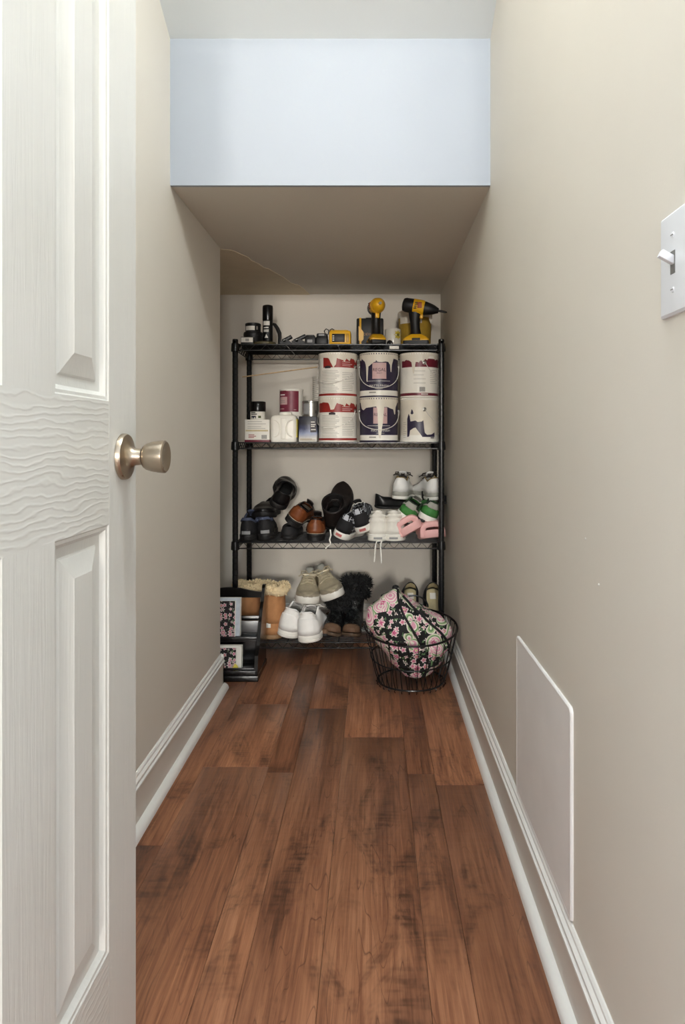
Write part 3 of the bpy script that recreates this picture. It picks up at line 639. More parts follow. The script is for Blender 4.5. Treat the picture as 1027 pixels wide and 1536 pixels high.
# drills
def drill(name, label, x, y, yaw, chuck):
    o = thing(name, label, 'drill', (x, y, z1), (0, 0, yaw), 'cordless drills on the top shelf')
    bt = MB(); bt.loft([rrect(a, -b, b, z_, .008) for z_, a, b in ((0, .054, .030), (.003, .056, .033), (.016, .057, .033), (.02, .056, .033))]); bt.build('battery', BLK, o)
    MB().loft([rrect(a, -b, b, z_, .008) for z_, a, b in ((.0195, .056, .033), (.026, .056, .033), (.034, .048, .030), (.042, .036, .026), (.048, .026, .022))]).build('battery_foot', YEL, o)
    MB().box((-.018, -.0345, .020), (.018, -.032, .030), .001).build('release_button', BLK, o)
    hd = [(.036, 0, .028, .024), (.052, -.002, .024, .021), (.075, -.004, .021, .0185), (.105, -.006, .021, .0185), (.125, -.006, .025, .020), (.150, -.004, .030, .021)]
    MB().loft([[Vector((dx+a*math.cos(2*PI*j/20), b*math.sin(2*PI*j/20), z_)) for j in range(20)] for z_, dx, a, b in hd]).build('handle', BLK, o)
    MY = Matrix.Translation((0, 0, .172)) @ Matrix.Rotation(PI/2+(.2 if chuck else .0), 4, 'Y')
    MB().lathe([(.012, -.062), (.026, -.058), (.031, -.048), (.032, -.020), (.032, -.012)], 28, MY).build('motor_cap', BLK, o)
    h = MB().lathe([(.0322, -.013), (.0335, -.011), (.0335, .030), (.031, .036)], 28, MY).build('gear_housing', YEL, o)
    for i in range(4): MB().box((-.010+i*.002, -.036, .158+i*.008), (.002+i*.002, -.028, .162+i*.008), .0008).build('vent_slot', BLK, h)
    MB().box((.006, -.0352, .160), (.026, -.028, .186), .002).build('badge', mat('rust_badge', (150, 70, 30), .5), h)
    MB().box((.014, -.009, .118), (.030, .009, .142), .004).build('trigger', YEL, o)
    if chuck:
        c_ = MB().lathe([(.029, .035), (.030, .040), (.024, .068), (.020, .080), (.013, .094), (.011, .100)], 28, MY).build('chuck', BLK, o)
        MB().lathe([(.0055, .098), (.005, .13), (.002, .138)], 10, MY).build('drill_bit', DG, c_)
    else:
        MB().lathe([(.030, .035), (.030, .048), (.018, .066), (.010, .072)], 28, MY).build('nose', YEL, o); MB().lathe([(.0065, .07), (.006, .088)], 8, MY).build('hex_collet', TINM, o)
    return o
drill('cordless_drill', 'black and yellow cordless drill with black chuck in front of the yellow tub', X(624, 2.995), 2.995, math.radians(-6), True)
drill('impact_driver', 'cordless impact driver with round yellow nose beside the tool case', X(564, 2.995), 2.995, math.radians(-78), False)
o = MB().box((X(584, 2.93), 2.9285, Z(523.5, 2.93)), (X(598, 2.93), 2.9305, Z(519, 2.93)), .0003).build('paper_card', LABW); tag(o, 'small white card stuck to the top shelf edge below the mug', 'card')

# ------------------------------------------------------------------ shoes
class Last:
    """surface of a shoe: t runs heel (0) to toe (1), th from the sole edge (0) up to the ridge (90 deg)"""
    def __init__(s, L=.27, W=.095, zs=.022, ridge=None, open_t=.42, th_open=58, toe=.6, bend=.008, hp=.55, heel_w=.74):
        s.L, s.W, s.zs, s.open_t, s.tho, s.toe, s.bend, s.hp = L, W, zs, open_t, th_open, toe, bend, hp
        s.ridge = ridge or [(0, .075), (.18, .062), (.36, .085), (.5, .078), (.7, .058), (.9, .046), (1, .036)]
        s.hw = heel_w
    def w(s, t):
        b = interp([(0, s.hw), (.2, s.hw), (.42, s.hw*.95), (.68, 1.0), (1, 1.0)], t)*s.W/2
        if t < .16: b *= max(0, 1-((.16-t)/.16)**2)**.5
        if t > .72: b *= max(0, 1-((t-.72)/.28)**2)**s.toe
        return b
    def cx(s, t): return s.bend*math.sin(PI*t)
    def thm(s, t):
        if t <= s.open_t: return s.tho
        return s.tho+(90-s.tho)*min(1, (t-s.open_t)/.07)
    def P(s, t, th, side, off=0.0):
        a = math.radians(th); tm = math.radians(s.thm(t)); w = s.w(t)
        h = (interp(s.ridge, t)-s.zs)/max(.2, math.sin(tm)**s.hp)
        if t > .93: h *= (.62+.38*math.sqrt(max(0, 1-((t-.93)/.07)**2)))
        c, q = math.cos(a)**.75, math.sin(a)**s.hp
        x = (w+off)*c if w > 1e-5 else 0
        spring = .012*max(0, (t-.72)/.28)**2
        return Vector((s.cx(t)+side*x, t*s.L+(off*(-1 if t < .04 else (1 if t > .97 else 0))), s.zs+h*q+spring+off*math.sin(a)))
    def st(s, n=28, a=0., b=1.): return [a+(b-a)*(1-math.cos(PI*i/n))/2 for i in range(n+1)]
    def upper(s, parent, m, name='upper', th=.0035, a=0., b=1., lo=0., hi=1., off=0., n=28):
        mb = MB(); K = 9
        for side in (-1, 1):
            mb.loft([[s.P(t, (lo+(hi-lo)*j/K)*s.thm(t), side, off) for j in range(K+1)] for t in s.st(n, a, b)], closed=False)
        mods = [('SOLIDIFY', dict(thickness=th, offset=-1.0 if off == 0 else 0.0))] if th else []
        return mb.build(name, m, parent, merge=.0004, ang=60, mods=mods)
    def outline(s, sc_, z, zt=0.0, n=20):
        ts = s.st(n); out = []
        for t in ts: out.append((t, -1))
        for t in reversed(ts[1:-1]): out.append((t, 1))
        return [Vector((s.cx(t)+sd*s.w(t)*sc_+sd*0, (.5+(t-.5)*(1+(sc_-1)*.35))*s.L, z+.012*max(0, (t-.72)/.28)**2+zt*t)) for t, sd in out]
    def sole(s, parent, m, name='sole', z0=0., z1=None, flare=1.06, ribs=0):
        z1 = s.zs+.002 if z1 is None else z1; lv = [(z0, flare*.95), (z0+.003, flare)]
        if ribs:
            for i in range(ribs): z = z0+.003+(z1-z0-.006)*(i+.5)/ribs; lv += [(z-.0012, flare), (z, flare*.965), (z+.0012, flare)]
        lv += [(z1-.003, flare*1.005), (z1, flare*.975)]
        return MB().loft([s.outline(k_, z) for z, k_ in lv]).build(name, m, parent, ang=50)
    def insole(s, parent, m, z=None):
        z = z or s.zs+.006; return MB().add([Vector((p.x, p.y, z+p.z*0)) for p in s.outline(.90, z)], [tuple(range(40))]).build('insole', m, parent, smooth=False)
    def laces(s, parent, m, t0=.42, t1=.60, rows=4, r=.0022, bow=True, loose=False):
        mb = MB(); prev = None
        for i in range(rows):
            t = t0+(t1-t0)*i/max(1, rows-1)
            a, b = s.P(t, s.thm(t)*.80, -1, .004), s.P(min(1, t+.02), s.thm(t)*.80, 1, .004); mid = (a+b)/2+Vector((0, 0, .007))
            mb.tube([a, mid, b], r, 6)
            if prev: mb.tube([prev[0], (prev[0]+b)/2+Vector((0, 0, .008)), b], r, 6); 
            prev = (a, b)
        if bow:
            c = s.P(t0, s.thm(t0)*.85, -1)*.5+s.P(t0, s.thm(t0)*.85, 1)*.5+Vector((0, 0, .012))
            for sd in (-1, 1):
                mb.tube([c+Vector((sd*x_, y_, z_)) for x_, y_, z_ in ((0, 0, 0), (.016, -.008, .012), (.034, -.006, .010), (.036, .004, .0), (.02, .006, -.002), (0, .002, 0))], r, 6)
                mb.tube([c+Vector((sd*x_, y_, z_)) for x_, y_, z_ in ((0, 0, 0), (.022, .012, .006), (.045, .018, -.006))], r, 6)
        return mb.build('laces', m, parent)
    def tongue(s, parent, m, t0=.28, t1=.5, lift=.012):
        rings = []
        for i in range(7):
            t = t1+(t0-t1)*i/6; l = s.P(t, s.thm(t), -1); r_ = s.P(t, s.thm(t), 1); c = (l+r_)/2; hw = max(.012, (r_-l).length/2*.75)
            z = s.P(t1, s.thm(t1), 1).z-.004+(lift+.022)*(i/6)
            rings.append([Vector((c.x+hw*u, c.y, z+.004*(1-u*u))) for u in (-1, -.5, 0, .5, 1)])
        return MB().loft(rings, closed=False).build('tongue', m, parent, ang=60, mods=[('SOLIDIFY', dict(thickness=.005, offset=0))])
    def heel_block(s, parent, m, h=.022, t1=.27):
        ts = s.st(10, 0, t1); o = [(t, -1) for t in ts]+[(t, 1) for t in reversed(ts)]
        return MB().loft([[Vector((s.cx(t)+sd*s.w(t)*k_*1.03, t*s.L, z)) for t, sd in o] for z, k_ in ((0, .96), (.002, .98), (h, 1.0))]).build('heel', m, parent, ang=40, merge=.0002)
    def heel_tag(s, parent, m, z0, z1, aw=.05, flare=1.07, name='heel_tag'):
        mb = MB(); ts = [aw*(1-i/5)**2 for i in range(6)]; row = [(t, -1) for t in ts]+[(t, 1) for t in reversed(ts[:-1])]
        return mb.loft([[Vector((s.cx(t)+sd*(s.w(t)*flare+.0006), t*s.L-.0012-.0045, z)) for t, sd in row] for z in (z0, z1)], closed=False).build(name, m, parent)
def shoe(name, label, px, y, yaw=0, pitch=0, roll=0, z=None, group=None, cat='shoe', toe=None):
    """px = pixel column of the heel centre, y its depth; yaw/pitch/roll in degrees (heel towards the camera at 0)"""
    o = thing(name, label, cat, (X(px, y), y, z or 0), (0, 0, 0), group)
    o.rotation_euler = (Matrix.Rotation(math.radians(yaw), 3, 'Z') @ Matrix.Rotation(math.radians(roll), 3, 'Y') @ Matrix.Rotation(math.radians(pitch), 3, 'X')).to_euler()
    if toe: o.location -= o.rotation_euler.to_matrix() @ Vector((0, toe, 0))     # px and y give the toe instead
    return o
D3, D4 = top(2), top(3)
M_ = mat
BLL = M_('black_leather', (20, 19, 20), .35, var=.25, bump=.15, bscale=300); BLS = M_('black_suede', (26, 25, 27), .75, var=.2, bump=.2, bscale=500)
BRL = M_('brown_leather', (120, 66, 36), .33, var=.25, scale=25, bump=.12, bscale=260); DBR = M_('dark_brown_leather', (30, 22, 20), .55, var=.25, bump=.15, bscale=260)
SOLB = M_('black_sole', (22, 20, 20), .6, bump=.1); SOLW = M_('white_rubber', (238, 235, 226), .5, var=.03); SOLT = M_('tan_sole', (150, 118, 84), .6)
BLU = M_('slate_blue_lining', (74, 82, 104), .8, bump=.2); WHL = M_('white_leather', (242, 240, 236), .4, var=.02, bump=.08, bscale=300); WHC = M_('white_canvas', (238, 234, 224), .75, var=.03, bump=.25, bscale=700)
GRY = M_('grey_mesh', (168, 166, 156), .7, bump=.2); GRN = M_('bright_green_mesh', (64, 132, 62), .6, var=.12, bump=.2); GRD = M_('dark_green_collar', (40, 56, 40), .8)
PNK = M_('pink_foam', (238, 184, 180), .6, var=.03); TAN = M_('chestnut_suede', (178, 126, 82), .85, var=.12, scale=30, bump=.3, bscale=350); FLEECE = M_('cream_fleece', (226, 204, 164), .95, var=.1, scale=120, bump=.5, bscale=220)
GLD = M_('champagne_leather', (184, 172, 146), .35, .15, var=.12); TANL = M_('beige_lining', (196, 182, 142), .7); DLACE = M_('dark_lace', (50, 44, 40), .7); WLACE = M_('white_lace', (240, 237, 228), .7)
DARKIN = M_('dark_lining', (16, 14, 14), .85)
k = NT('windowpane_canvas'); tc = k.n('ShaderNodeTexCoord'); sp_ = k.n('ShaderNodeSeparateXYZ'); k.t.links.new(tc.outputs['Object'], sp_.inputs[0])
def grid_(ax, sc_): return k.math('LESS_THAN', k.math('FRACT', k.math('MULTIPLY', sp_.outputs[ax], sc_)), .13)
gl = k.math('MAXIMUM', k.math('MAXIMUM', grid_(0, 62), grid_(1, 48)), grid_(2, 62))
k.t.links.new(k.mix(gl, srgb((20, 20, 24)), srgb((196, 198, 204))), k.b.inputs['Base Color']); k.b.inputs['Roughness'].default_value = .8; PANE = k.m
SN = [(0, .098), (.18, .080), (.34, .108), (.46, .098), (.66, .066), (.88, .052), (1, .04)]
LOF = [(0, .078), (.2, .060), (.42, .056), (.5, .070), (.62, .064), (.85, .048), (1, .038)]
FLAT = [(0, .062), (.2, .044), (.5, .038), (.6, .042), (.8, .042), (1, .034)]
HIGH = [(0, .135), (.12, .128), (.24, .130), (.34, .118), (.5, .085), (.7, .060), (.9, .048), (1, .038)]
# --- third shelf, left to right
def trainer(label, px, y, yaw, pitch, roll, z, group=None, settle_z=None):
    o = shoe('sneaker', label, px, y, yaw, pitch, roll, z, group); s = Last(.275, .098, .026, SN, .42)
    s.sole(o, SOLB, ribs=1); s.upper(o, BLS); s.upper(o, BLU, 'collar_lining', .007, 0, .38, .70, 1.04, .003); s.insole(o, DARKIN); s.tongue(o, BLU); s.laces(o, BLU, bow=False)
    s.heel_tag(o, M_('grey_label', (150, 150, 150), .5), .030, .044, .02, 1.04, 'heel_patch')
    return settle(o, settle_z if settle_z else D3)
trainer('black sneaker with slate blue collar next to the left rack post', 368.5, 2.955, -3, 0, 0, 0)
trainer('black sneaker with slate blue collar beside the brown leather shoe', 398, 2.965, 9, 0, -4, 0)
o = shoe('leather_shoe', 'shiny black shoe lying on the blue-collared sneakers', 393, 3.0, 176, 0, 2, 0, toe=.25); s = Last(.25, .106, .02, LOF, .45); s.sole(o, SOLB); s.upper(o, BLL); s.insole(o, DARKIN); s.heel_block(o, SOLB); settle(o, D3+.088)
# brown pair
def brogue(label, px, y, yaw, pitch, roll, sz):
    o = shoe('leather_shoe', label, px, y, yaw, pitch, roll, 0); s = Last(.285, .102, .030, [(0, .095), (.16, .082), (.36, .092), (.48, .088), (.68, .066), (.88, .052), (1, .04)], .40)
    s.sole(o, SOLB, z0=.016, z1=.030); s.heel_block(o, SOLB, .018); s.sole(o, M_('cream_welt', (188, 176, 156), .6), 'welt', .029, .033, 1.07); s.upper(o, BRL); s.upper(o, BRL, 'heel_counter', .002, 0, .13, 0, .52, .0016); s.upper(o, DBR, 'collar', .006, 0, .36, .86, 1.03, .001); s.insole(o, DARKIN); s.tongue(o, DBR); s.laces(o, DLACE, bow=False)
    return settle(o, sz)
brogue('brown leather shoe with dark sole, upright, heel towards the shelf edge', 471.5, 2.955, 3, 0, 2, D3)
brogue('brown leather shoe tipped on its side against the black sneakers', 433, 2.975, -6, 4, 38, D3+.050)
o = shoe('leather_shoe', 'low dull black shoe lying under the tipped brown leather shoe', 431, 2.985, 2, 0, 4, 0); s = Last(.25, .092, .012, [(0, .056), (.2, .046), (.5, .046), (.62, .050), (.85, .042), (1, .034)], .46); s.sole(o, SOLB); s.upper(o, BLS); s.insole(o, DARKIN); settle(o, D3)
# black loafer on top of the brown shoe
o = shoe('loafer', 'black leather loafer tilted on top of the brown shoe', 413, 3.01, 8, 22, 26, 0); s = Last(.265, .106, .022, [(0, .082), (.2, .068), (.4, .064), (.5, .078), (.62, .070), (.85, .050), (1, .04)], .46, 50); s.sole(o, SOLB); s.heel_block(o, SOLB); s.upper(o, BLL); s.insole(o, DARKIN); s.upper(o, BLL, 'apron_strap', .003, .50, .60, .1, 1, .002); settle(o, D3+.128)
# dark boot with the opening towards the room
def shaft(o, m, s, h0, h1, t0=.0, t1=.40, lean=0., flare=1.0, name='shaft', th=.005, n=8):
    rings = []
    for i in range(n+1):
        u = i/n; z = h0+(h1-h0)*u; hw = s.W/2*s.hw*(1.0+(flare-1)*u); cy = (t0+t1)/2*s.L+lean*u; hy = (t1-t0)/2*s.L*(1+(flare-1)*u)
        rings.append([Vector((s.cx(.2)+hw*math.cos(2*PI*j/26), cy+hy*math.sin(2*PI*j/26), z+.004*math.sin(3*PI*u)*math.sin(2*PI*j/26))) for j in range(26)])
    return MB().loft(rings, caps=False).build(name, m, o, ang=60, mods=[('SOLIDIFY', dict(thickness=th, offset=-1))])
o = shoe('ankle_boot', 'dark brown ankle boot lying with its opening towards the room', 498, 3.10, -8, 47, 6, 0, cat='boot'); s = Last(.27, .104, .026, HIGH, .30, heel_w=.9); s.sole(o, SOLB); s.upper(o, DBR); shaft(o, DBR, s, .07, .155, .0, .38, .004, 1.12); s.insole(o, DARKIN); shaft(o, DARKIN, s, .068, .156, .012, .368, .004, 1.10, 'lining', .002); s.laces(o, DLACE, .36, .55, bow=False); settle(o, D3+.016)
# windowpane skate shoes
def skate(label, px, y, yaw, pitch, roll, sz):
    o = shoe('skate_shoe', label, px, y, yaw, pitch, roll, 0, 'windowpane check skate shoes'); s = Last(.27, .100, .030, [(0, .112), (.18, .098), (.34, .106), (.46, .102), (.66, .066), (.88, .054), (1, .044)], .42)
    s.sole(o, SOLW); s.upper(o, PANE); s.upper(o, BLS, 'heel_counter', .002, 0, .10, 0, .45, .0018); s.upper(o, BLS, 'toe_cap', .002, .80, 1, 0, 1, .0018); s.insole(o, DARKIN); s.tongue(o, BLS); s.laces(o, WLACE, bow=False); s.heel_tag(o, M_('red_heel_tag', (186, 104, 100), .5), .010, .022, .010)
    return settle(o, sz)
skate('black check skate shoe with white sole tipped towards the white laces', 506, 2.955, -16, 4, 25, D3)
skate('black check skate shoe with white sole leaning on its tipped twin', 545, 2.965, -2, 12, -16, D3+.030)
o = MB().tube([(X(495, 2.95), 2.955, D3+.050), (X(496, 2.94), 2.943, D3+.028), (X(494, 2.925), 2.928, D3+.010), (X(496, 2.92), 2.922, D3-.008), (X(492, 2.92), 2.921, D3-.016), (X(488, 2.92), 2.920, D3-.026)], .0032, 6).build('shoe_lace', WLACE); tag(o, 'white shoelace trailing over the shelf edge beside the brown shoe', 'shoelace')
# white canvas high tops
def canvas(label, px, y, yaw):
    o = shoe('canvas_sneaker', label, px, y, yaw, 0, 0, 0, 'white canvas high tops'); s = Last(.265, .098, .028, HIGH, .30, 72, heel_w=.90, hp=.85)
    s.sole(o, SOLW, ribs=2); s.upper(o, WHC)
    for lo in (.36, .56, .76): s.upper(o, WHC, 'canvas_fold', .004, 0, .30, lo, lo+.09, .003)
    s.insole(o, TANL); s.tongue(o, WHC); s.laces(o, WLACE, .34, .6, bow=False); s.heel_tag(o, M_('grey_label', (150, 150, 150), .5), .010, .018, .012); return settle(o, D3)
canvas('white canvas high top with hanging laces in front, next to the check shoes', 566.5, 2.952, 2); canvas('white canvas high top standing against the pink slides', 590, 2.952, -3)
for x0, x1, yb_ in ((563, 561, 843), (570.5, 572, 845)):
    o = MB().tube([(X(574, 2.95), 2.9415, D3+.0045), (X(x0+2, 2.93), 2.9285, D3+.0045), (X(x0, 2.92), 2.922, D3-.010), (X((x0+x1)/2, 2.92), 2.921, D3-.055), (X(x1, 2.92), 2.921, Z(yb_, 2.92))], [.003, .003, .0033, .0033, .0026], 6).build('shoe_lace', WLACE); tag(o, 'longer white shoelace hanging below the canvas high tops, nearer the post' if x0 > 565 else 'shorter white shoelace hanging below the canvas high tops, nearer the check shoes', 'shoelace', 'hanging white laces')
# black flats across the toes of the high tops
def flat(label, px, y, yaw, pitch, roll, sz, lining=DARKIN, group=None, patch=False, hw_=.74):
    o = shoe('ballet_flat', label, px, y, yaw, pitch, roll, 0, group); s = Last(.245, .084, .008, FLAT, .56, 52, toe=.55, heel_w=hw_); s.sole(o, SOLB, flare=1.03); s.upper(o, BLL, th=.003); s.insole(o, lining, .011); s.upper(o, lining, 'lining', .001, 0, .55, .1, .93, -.004)
    if patch: MB().box((-.014, .028, .0112), (.014, .060, .0125)).build('size_label', LABW, o, smooth=False)
    return settle(o, sz)
flat('black flat lying across the white canvas high tops', 562, 3.10, -72, 0, 10, D3+.125); flat('black flat behind the green running shoes', 633, 3.12, -70, 0, -6, D3+.14)
# pink slides, toes towards the room
def slide(label, px, y, yaw, roll, sz):
    o = shoe('slide_sandal', label, px, y, yaw, 0, roll, 0, 'pink foam slides', 'sandal', toe=.255); s = Last(.255, .118, .030, FLAT, 1.0, toe=.25, heel_w=.82)
    s.sole(o, PNK, flare=1.02, z1=.034)
    rings = []
    for i in range(9):
        u = i/8; y0 = .11+.132*u; hw = s.W/2*(1.0-.06*u*u); h = .086-.006*u
        rings.append([Vector((s.cx(.6)+hw*math.copysign(abs(math.cos(PI*j/18))**.6, math.cos(PI*j/18)), y0+.006*math.sin(PI*j/18), .012+(h-.012)*math.sin(PI*j/18)**.55)) for j in range(19)])
    MB().loft(rings, closed=False).build('strap', PNK, o, ang=60, mods=[('SOLIDIFY', dict(thickness=.025, offset=-1)), ('BEVEL', dict(width=.004, segments=2))])
    return settle(o, sz)
slide('pink foam slide tilted up beside the white canvas high top', 621, 2.945, 180, 30, D3+.002); slide('pink foam slide lying flat behind the right front post', 653, 2.955, 184, 5, D3)
# green running shoes on the slides
def runner(label, px, y, yaw, pitch, roll, sz):
    o = shoe('running_shoe', label, px, y, yaw, pitch, roll, 0, 'green trail running shoes'); s = Last(.262, .110, .032, [(0, .098), (.18, .076), (.34, .096), (.46, .090), (.66, .068), (.88, .054), (1, .042)], .42)
    s.sole(o, SOLW, z0=.008); s.upper(o, GRN); s.upper(o, GRY, 'heel_overlay', .003, 0, .02, .30, .95, .002); s.upper(o, GRY, 'heel_window_frame', .003, .02, .15, .36, .92, .002); s.upper(o, GRD, 'heel_window', .003, .035, .10, .48, .82, .004); s.upper(o, GRD, 'collar', .008, 0, .38, .86, 1.04, .002); s.insole(o, DARKIN); s.tongue(o, GRY); s.laces(o, GRY, bow=False)
    lg = MB()
    for i in range(14):
        t = .02+i*.07
        for sd in (-1, 1): c = Vector((s.cx(t)+sd*s.w(t)*.78, t*s.L, .004)); lg.box(c-Vector((.009, .006, .006)), c+Vector((.009, .006, .006)), .001)
    q = lg.build('lugs', SOLB, o); q['kind'] = 'stuff'
    return settle(o, sz)
runner('green and grey trail running shoe tipped over the raised pink slide', 601, 2.98, -8, 6, 33, D3+.062)
runner('green and grey trail running shoe propped behind the right front post', 638, 2.98, 2, 6, 24, D3+.060)
# white sneakers with dark laces on the very top
def whitetop(label, px, y, yaw, roll, sz):
    o = shoe('sneaker', label, px, y, yaw, 0, roll, 0, 'white sneakers with dark laces'); s = Last(.26, .098, .030, [(0, .100), (.18, .084), (.34, .100), (.46, .092), (.66, .068), (.88, .054), (1, .042)], .40)
    s.sole(o, SOLW, z1=.014); s.sole(o, GRY, 'midsole', .013, .033, 1.03); s.upper(o, WHL); s.upper(o, M_('tan_collar', (150, 128, 84), .8), 'collar_lining', .006, 0, .34, .90, 1.03, .0005); s.insole(o, TANL); s.tongue(o, WHL); s.laces(o, DLACE, .34, .58, 5, .0024); return settle(o, sz)
whitetop('white sneaker with dark laces on top of the pile in clear view', 598, 3.06, -6, 3, D3+.170); whitetop('white sneaker with dark laces behind the right front post', 655, 3.035, 16, -5, D3+.168)
# --- bottom shelf
def tufts(o, ringpts, m, n, ln, parent_name='fleece_cuff', rad=.010, seed=1, wid=.006):
    rnd = random.Random(seed); mb = MB(); mb.tube(ringpts, rad, 10, closed=True); N = len(ringpts); cen = sum((Vector(p) for p in ringpts), Vector())/N
    for i in range(n):
        p = Vector(ringpts[rnd.randrange(N)]).lerp(Vector(ringpts[rnd.randrange(N)]), 0); d = Vector((rnd.gauss(0, 1), rnd.gauss(0, 1), rnd.gauss(.3, 1))).normalized()
        b = p+d*rad*.8; tp = p+d*(rad+ln*rnd.uniform(.5, 1)); q = d.orthogonal().normalized()*wid; r_ = d.cross(q).normalized()*wid
        mb.add([b+q, b+r_, b-q, b-r_, tp], [(0, 1, 4), (1, 2, 4), (2, 3, 4), (3, 0, 4)])
    return mb.build(parent_name, m, o, ang=80)
def ugg(label, px, y, yaw, roll, sz, seed):
    o = shoe('sheepskin_boot', label, px, y, yaw, 0, roll, 0, 'tan sheepskin boots', 'boot'); s = Last(.255, .102, .020, [(0, .10), (.2, .105), (.36, .10), (.5, .088), (.7, .070), (.9, .058), (1, .045)], .30, 70, heel_w=.84)
    s.sole(o, SOLT, z1=.020, flare=1.05); s.upper(o, TAN); s.upper(o, TAN, 'heel_counter', .003, 0, .14, 0, .72, .002)
    hh = [.07, .10, .14, .17, .195, .215]; rings = []
    for i, z in enumerate(hh):
        f = 1+.06*math.sin(z*95)+.08*(z-.07)/.14
        rings.append([Vector((s.cx(.2)+.049*f*math.cos(2*PI*j/28), .052+.056*f*math.sin(2*PI*j/28), z)) for j in range(28)])
    MB().loft(rings, caps=False).build('shaft', TAN, o, ang=70, mods=[('SOLIDIFY', dict(thickness=.007, offset=-1))])
    tufts(o, [(s.cx(.2)+.050*math.cos(2*PI*j/40), .052+.058*math.sin(2*PI*j/40), .212+.006*math.sin(6*PI*j/40)) for j in range(40)], FLEECE, 700, .010, rad=.022, seed=seed)
    MB().box((-.010, -.0045, .052), (.010, -.001, .072), .0008).build('heel_label', LABW, o); s.insole(o, FLEECE, .03); return settle(o, sz)
ugg('tan sheepskin boot with cream fleece cuff beside the white sneakers', 403, 2.965, -10, 0, D4, 3); ugg('tan sheepskin boot with cream fleece cuff behind the black organizer', 369, 2.985, 4, 0, D4, 5)
def wsneak(label, px, y, yaw, pitch, roll, sz):
    o = shoe('sneaker', label, px, y, yaw, pitch, roll, 0, 'plain white leather sneakers'); s = Last(.285, .116, .030, [(0, .130), (.18, .104), (.34, .130), (.46, .114), (.66, .072), (.88, .056), (1, .044)], .40, 60, heel_w=.80)
    s.sole(o, SOLW, z1=.030, flare=1.05, ribs=1); s.upper(o, WHL); s.upper(o, WHL, 'heel_counter', .002, 0, .14, 0, .5, .0022); s.upper(o, WHL, 'collar', .009, 0, .36, .88, 1.03, .001); s.insole(o, GRY); s.tongue(o, WHL); s.laces(o, WLACE); return settle(o, sz)
wsneak('plain white leather sneaker standing upright on the bottom shelf edge', 459, 2.90, -9, 0, -3, D4+.001); wsneak('plain white leather sneaker tilted against the tan boot', 425, 2.945, -14, 0, 13, D4+.001)
def gold(label, px, y, yaw, pitch, roll, z):
    o = shoe('sneaker', label, px, y, yaw, pitch, roll, z, 'champagne sneakers', toe=.262); s = Last(.262, .102, .030, [(0, .092), (.18, .070), (.34, .098), (.46, .092), (.66, .070), (.88, .056), (1, .044)], .42)
    s.sole(o, SOLW, z1=.034); s.upper(o, GLD); s.upper(o, M_('silver_overlay', (170, 160, 140), .3, .3), 'toe_overlay', .002, .78, 1, 0, .45, .0015); s.upper(o, GLD, 'eyestay', .003, .44, .64, .58, .80, .002); s.insole(o, DARKIN); s.tongue(o, GRY); s.laces(o, GLD, .44, .62, 4, .003); return o
gold('champagne sneaker with white sole, toe outwards, resting on the white sneakers', 461, 2.945, 182, -5, -3, .226); gold('champagne sneaker with white sole tilted over the black fur boot', 506, 2.955, 192, -5, 20, .250)
SEQ = None
k = NT('black_sequin_knit'); vo = k.n('ShaderNodeTexVoronoi'); k.t.links.new(k.obj(), vo.inputs['Vector']); vo.inputs['Scale'].default_value = 140
k.t.links.new(k.ramp(vo.outputs['Color'], [(0, srgb((8, 8, 9))), (.7, srgb((22, 23, 24))), (.93, srgb((70, 76, 74))), (1, srgb((120, 124, 120)))]), k.b.inputs['Base Color']); k.b.inputs['Roughness'].default_value = .3; k.bump(vo.outputs['Distance'], .7, .004); SEQ = k.m
FUR = M_('black_fur', (12, 12, 13), .8, var=.3)
def furboot(label, px, y, yaw, pitch, roll, sz, h, seed):
    o = shoe('fur_boot', label, px, y, yaw, pitch, roll, 0, 'black fur trimmed boots', 'boot', toe=.25); s = Last(.25, .090, .018, [(0, .10), (.2, .105), (.36, .10), (.5, .086), (.7, .066), (.9, .052), (1, .04)], .30, 70, heel_w=.84)
    s.sole(o, M_('dark_tan_sole', (84, 66, 50), .6), z1=.014); s.upper(o, SEQ); s.upper(o, M_('brown_toe_suede', (104, 78, 58), .7), 'toe_cap', .002, .88, 1, 0, 1, .002); shaft(o, SEQ, s, .07, h, .0, .42, .0, 1.12)
    tufts(o, [(s.cx(.2)+.047*math.cos(2*PI*j/40), .053+.058*math.sin(2*PI*j/40), h) for j in range(40)], FUR, 1100, .026, 'fur_cuff', .019, seed, .004)
    tufts(o, [(s.cx(.2)+.046*math.cos(2*PI*j/40), .053+.056*math.sin(2*PI*j/40), h-.05) for j in range(40)], FUR, 800, .022, 'fur_band', .016, seed+3, .004); return settle(o, sz)
furboot('black fur-trimmed boot with brown toe, upright beside the wire basket', 526, 2.965, 176, 0, -3, D4, .205, 11); furboot('black fur-trimmed boot with brown toe, beside the white sneakers', 496, 2.96, 176, 0, -10, D4, .150, 12)
o = shoe('slip_on_shoe', 'brown slip-on shoe toe peeking out between white sneaker and fur boot', 488, 2.965, 180, 0, 0, 0, toe=.23); s = Last(.23, .07, .012, FLAT, .5); s.sole(o, SOLB); s.upper(o, M_('brown_toe_suede', (104, 78, 58), .7)); s.insole(o, DARKIN); settle(o, D4)
flat('black flat with pale lining and white size label leaning behind the wire basket', 648, 3.19, 180, -46, 0, D4+.004, TANL, 'pale lined black flats', True, .98)
flat('black flat with pale lining leaning beside the floral bag', 614, 3.19, 184, -46, 0, D4+.004, TANL, 'pale lined black flats', True, .98)

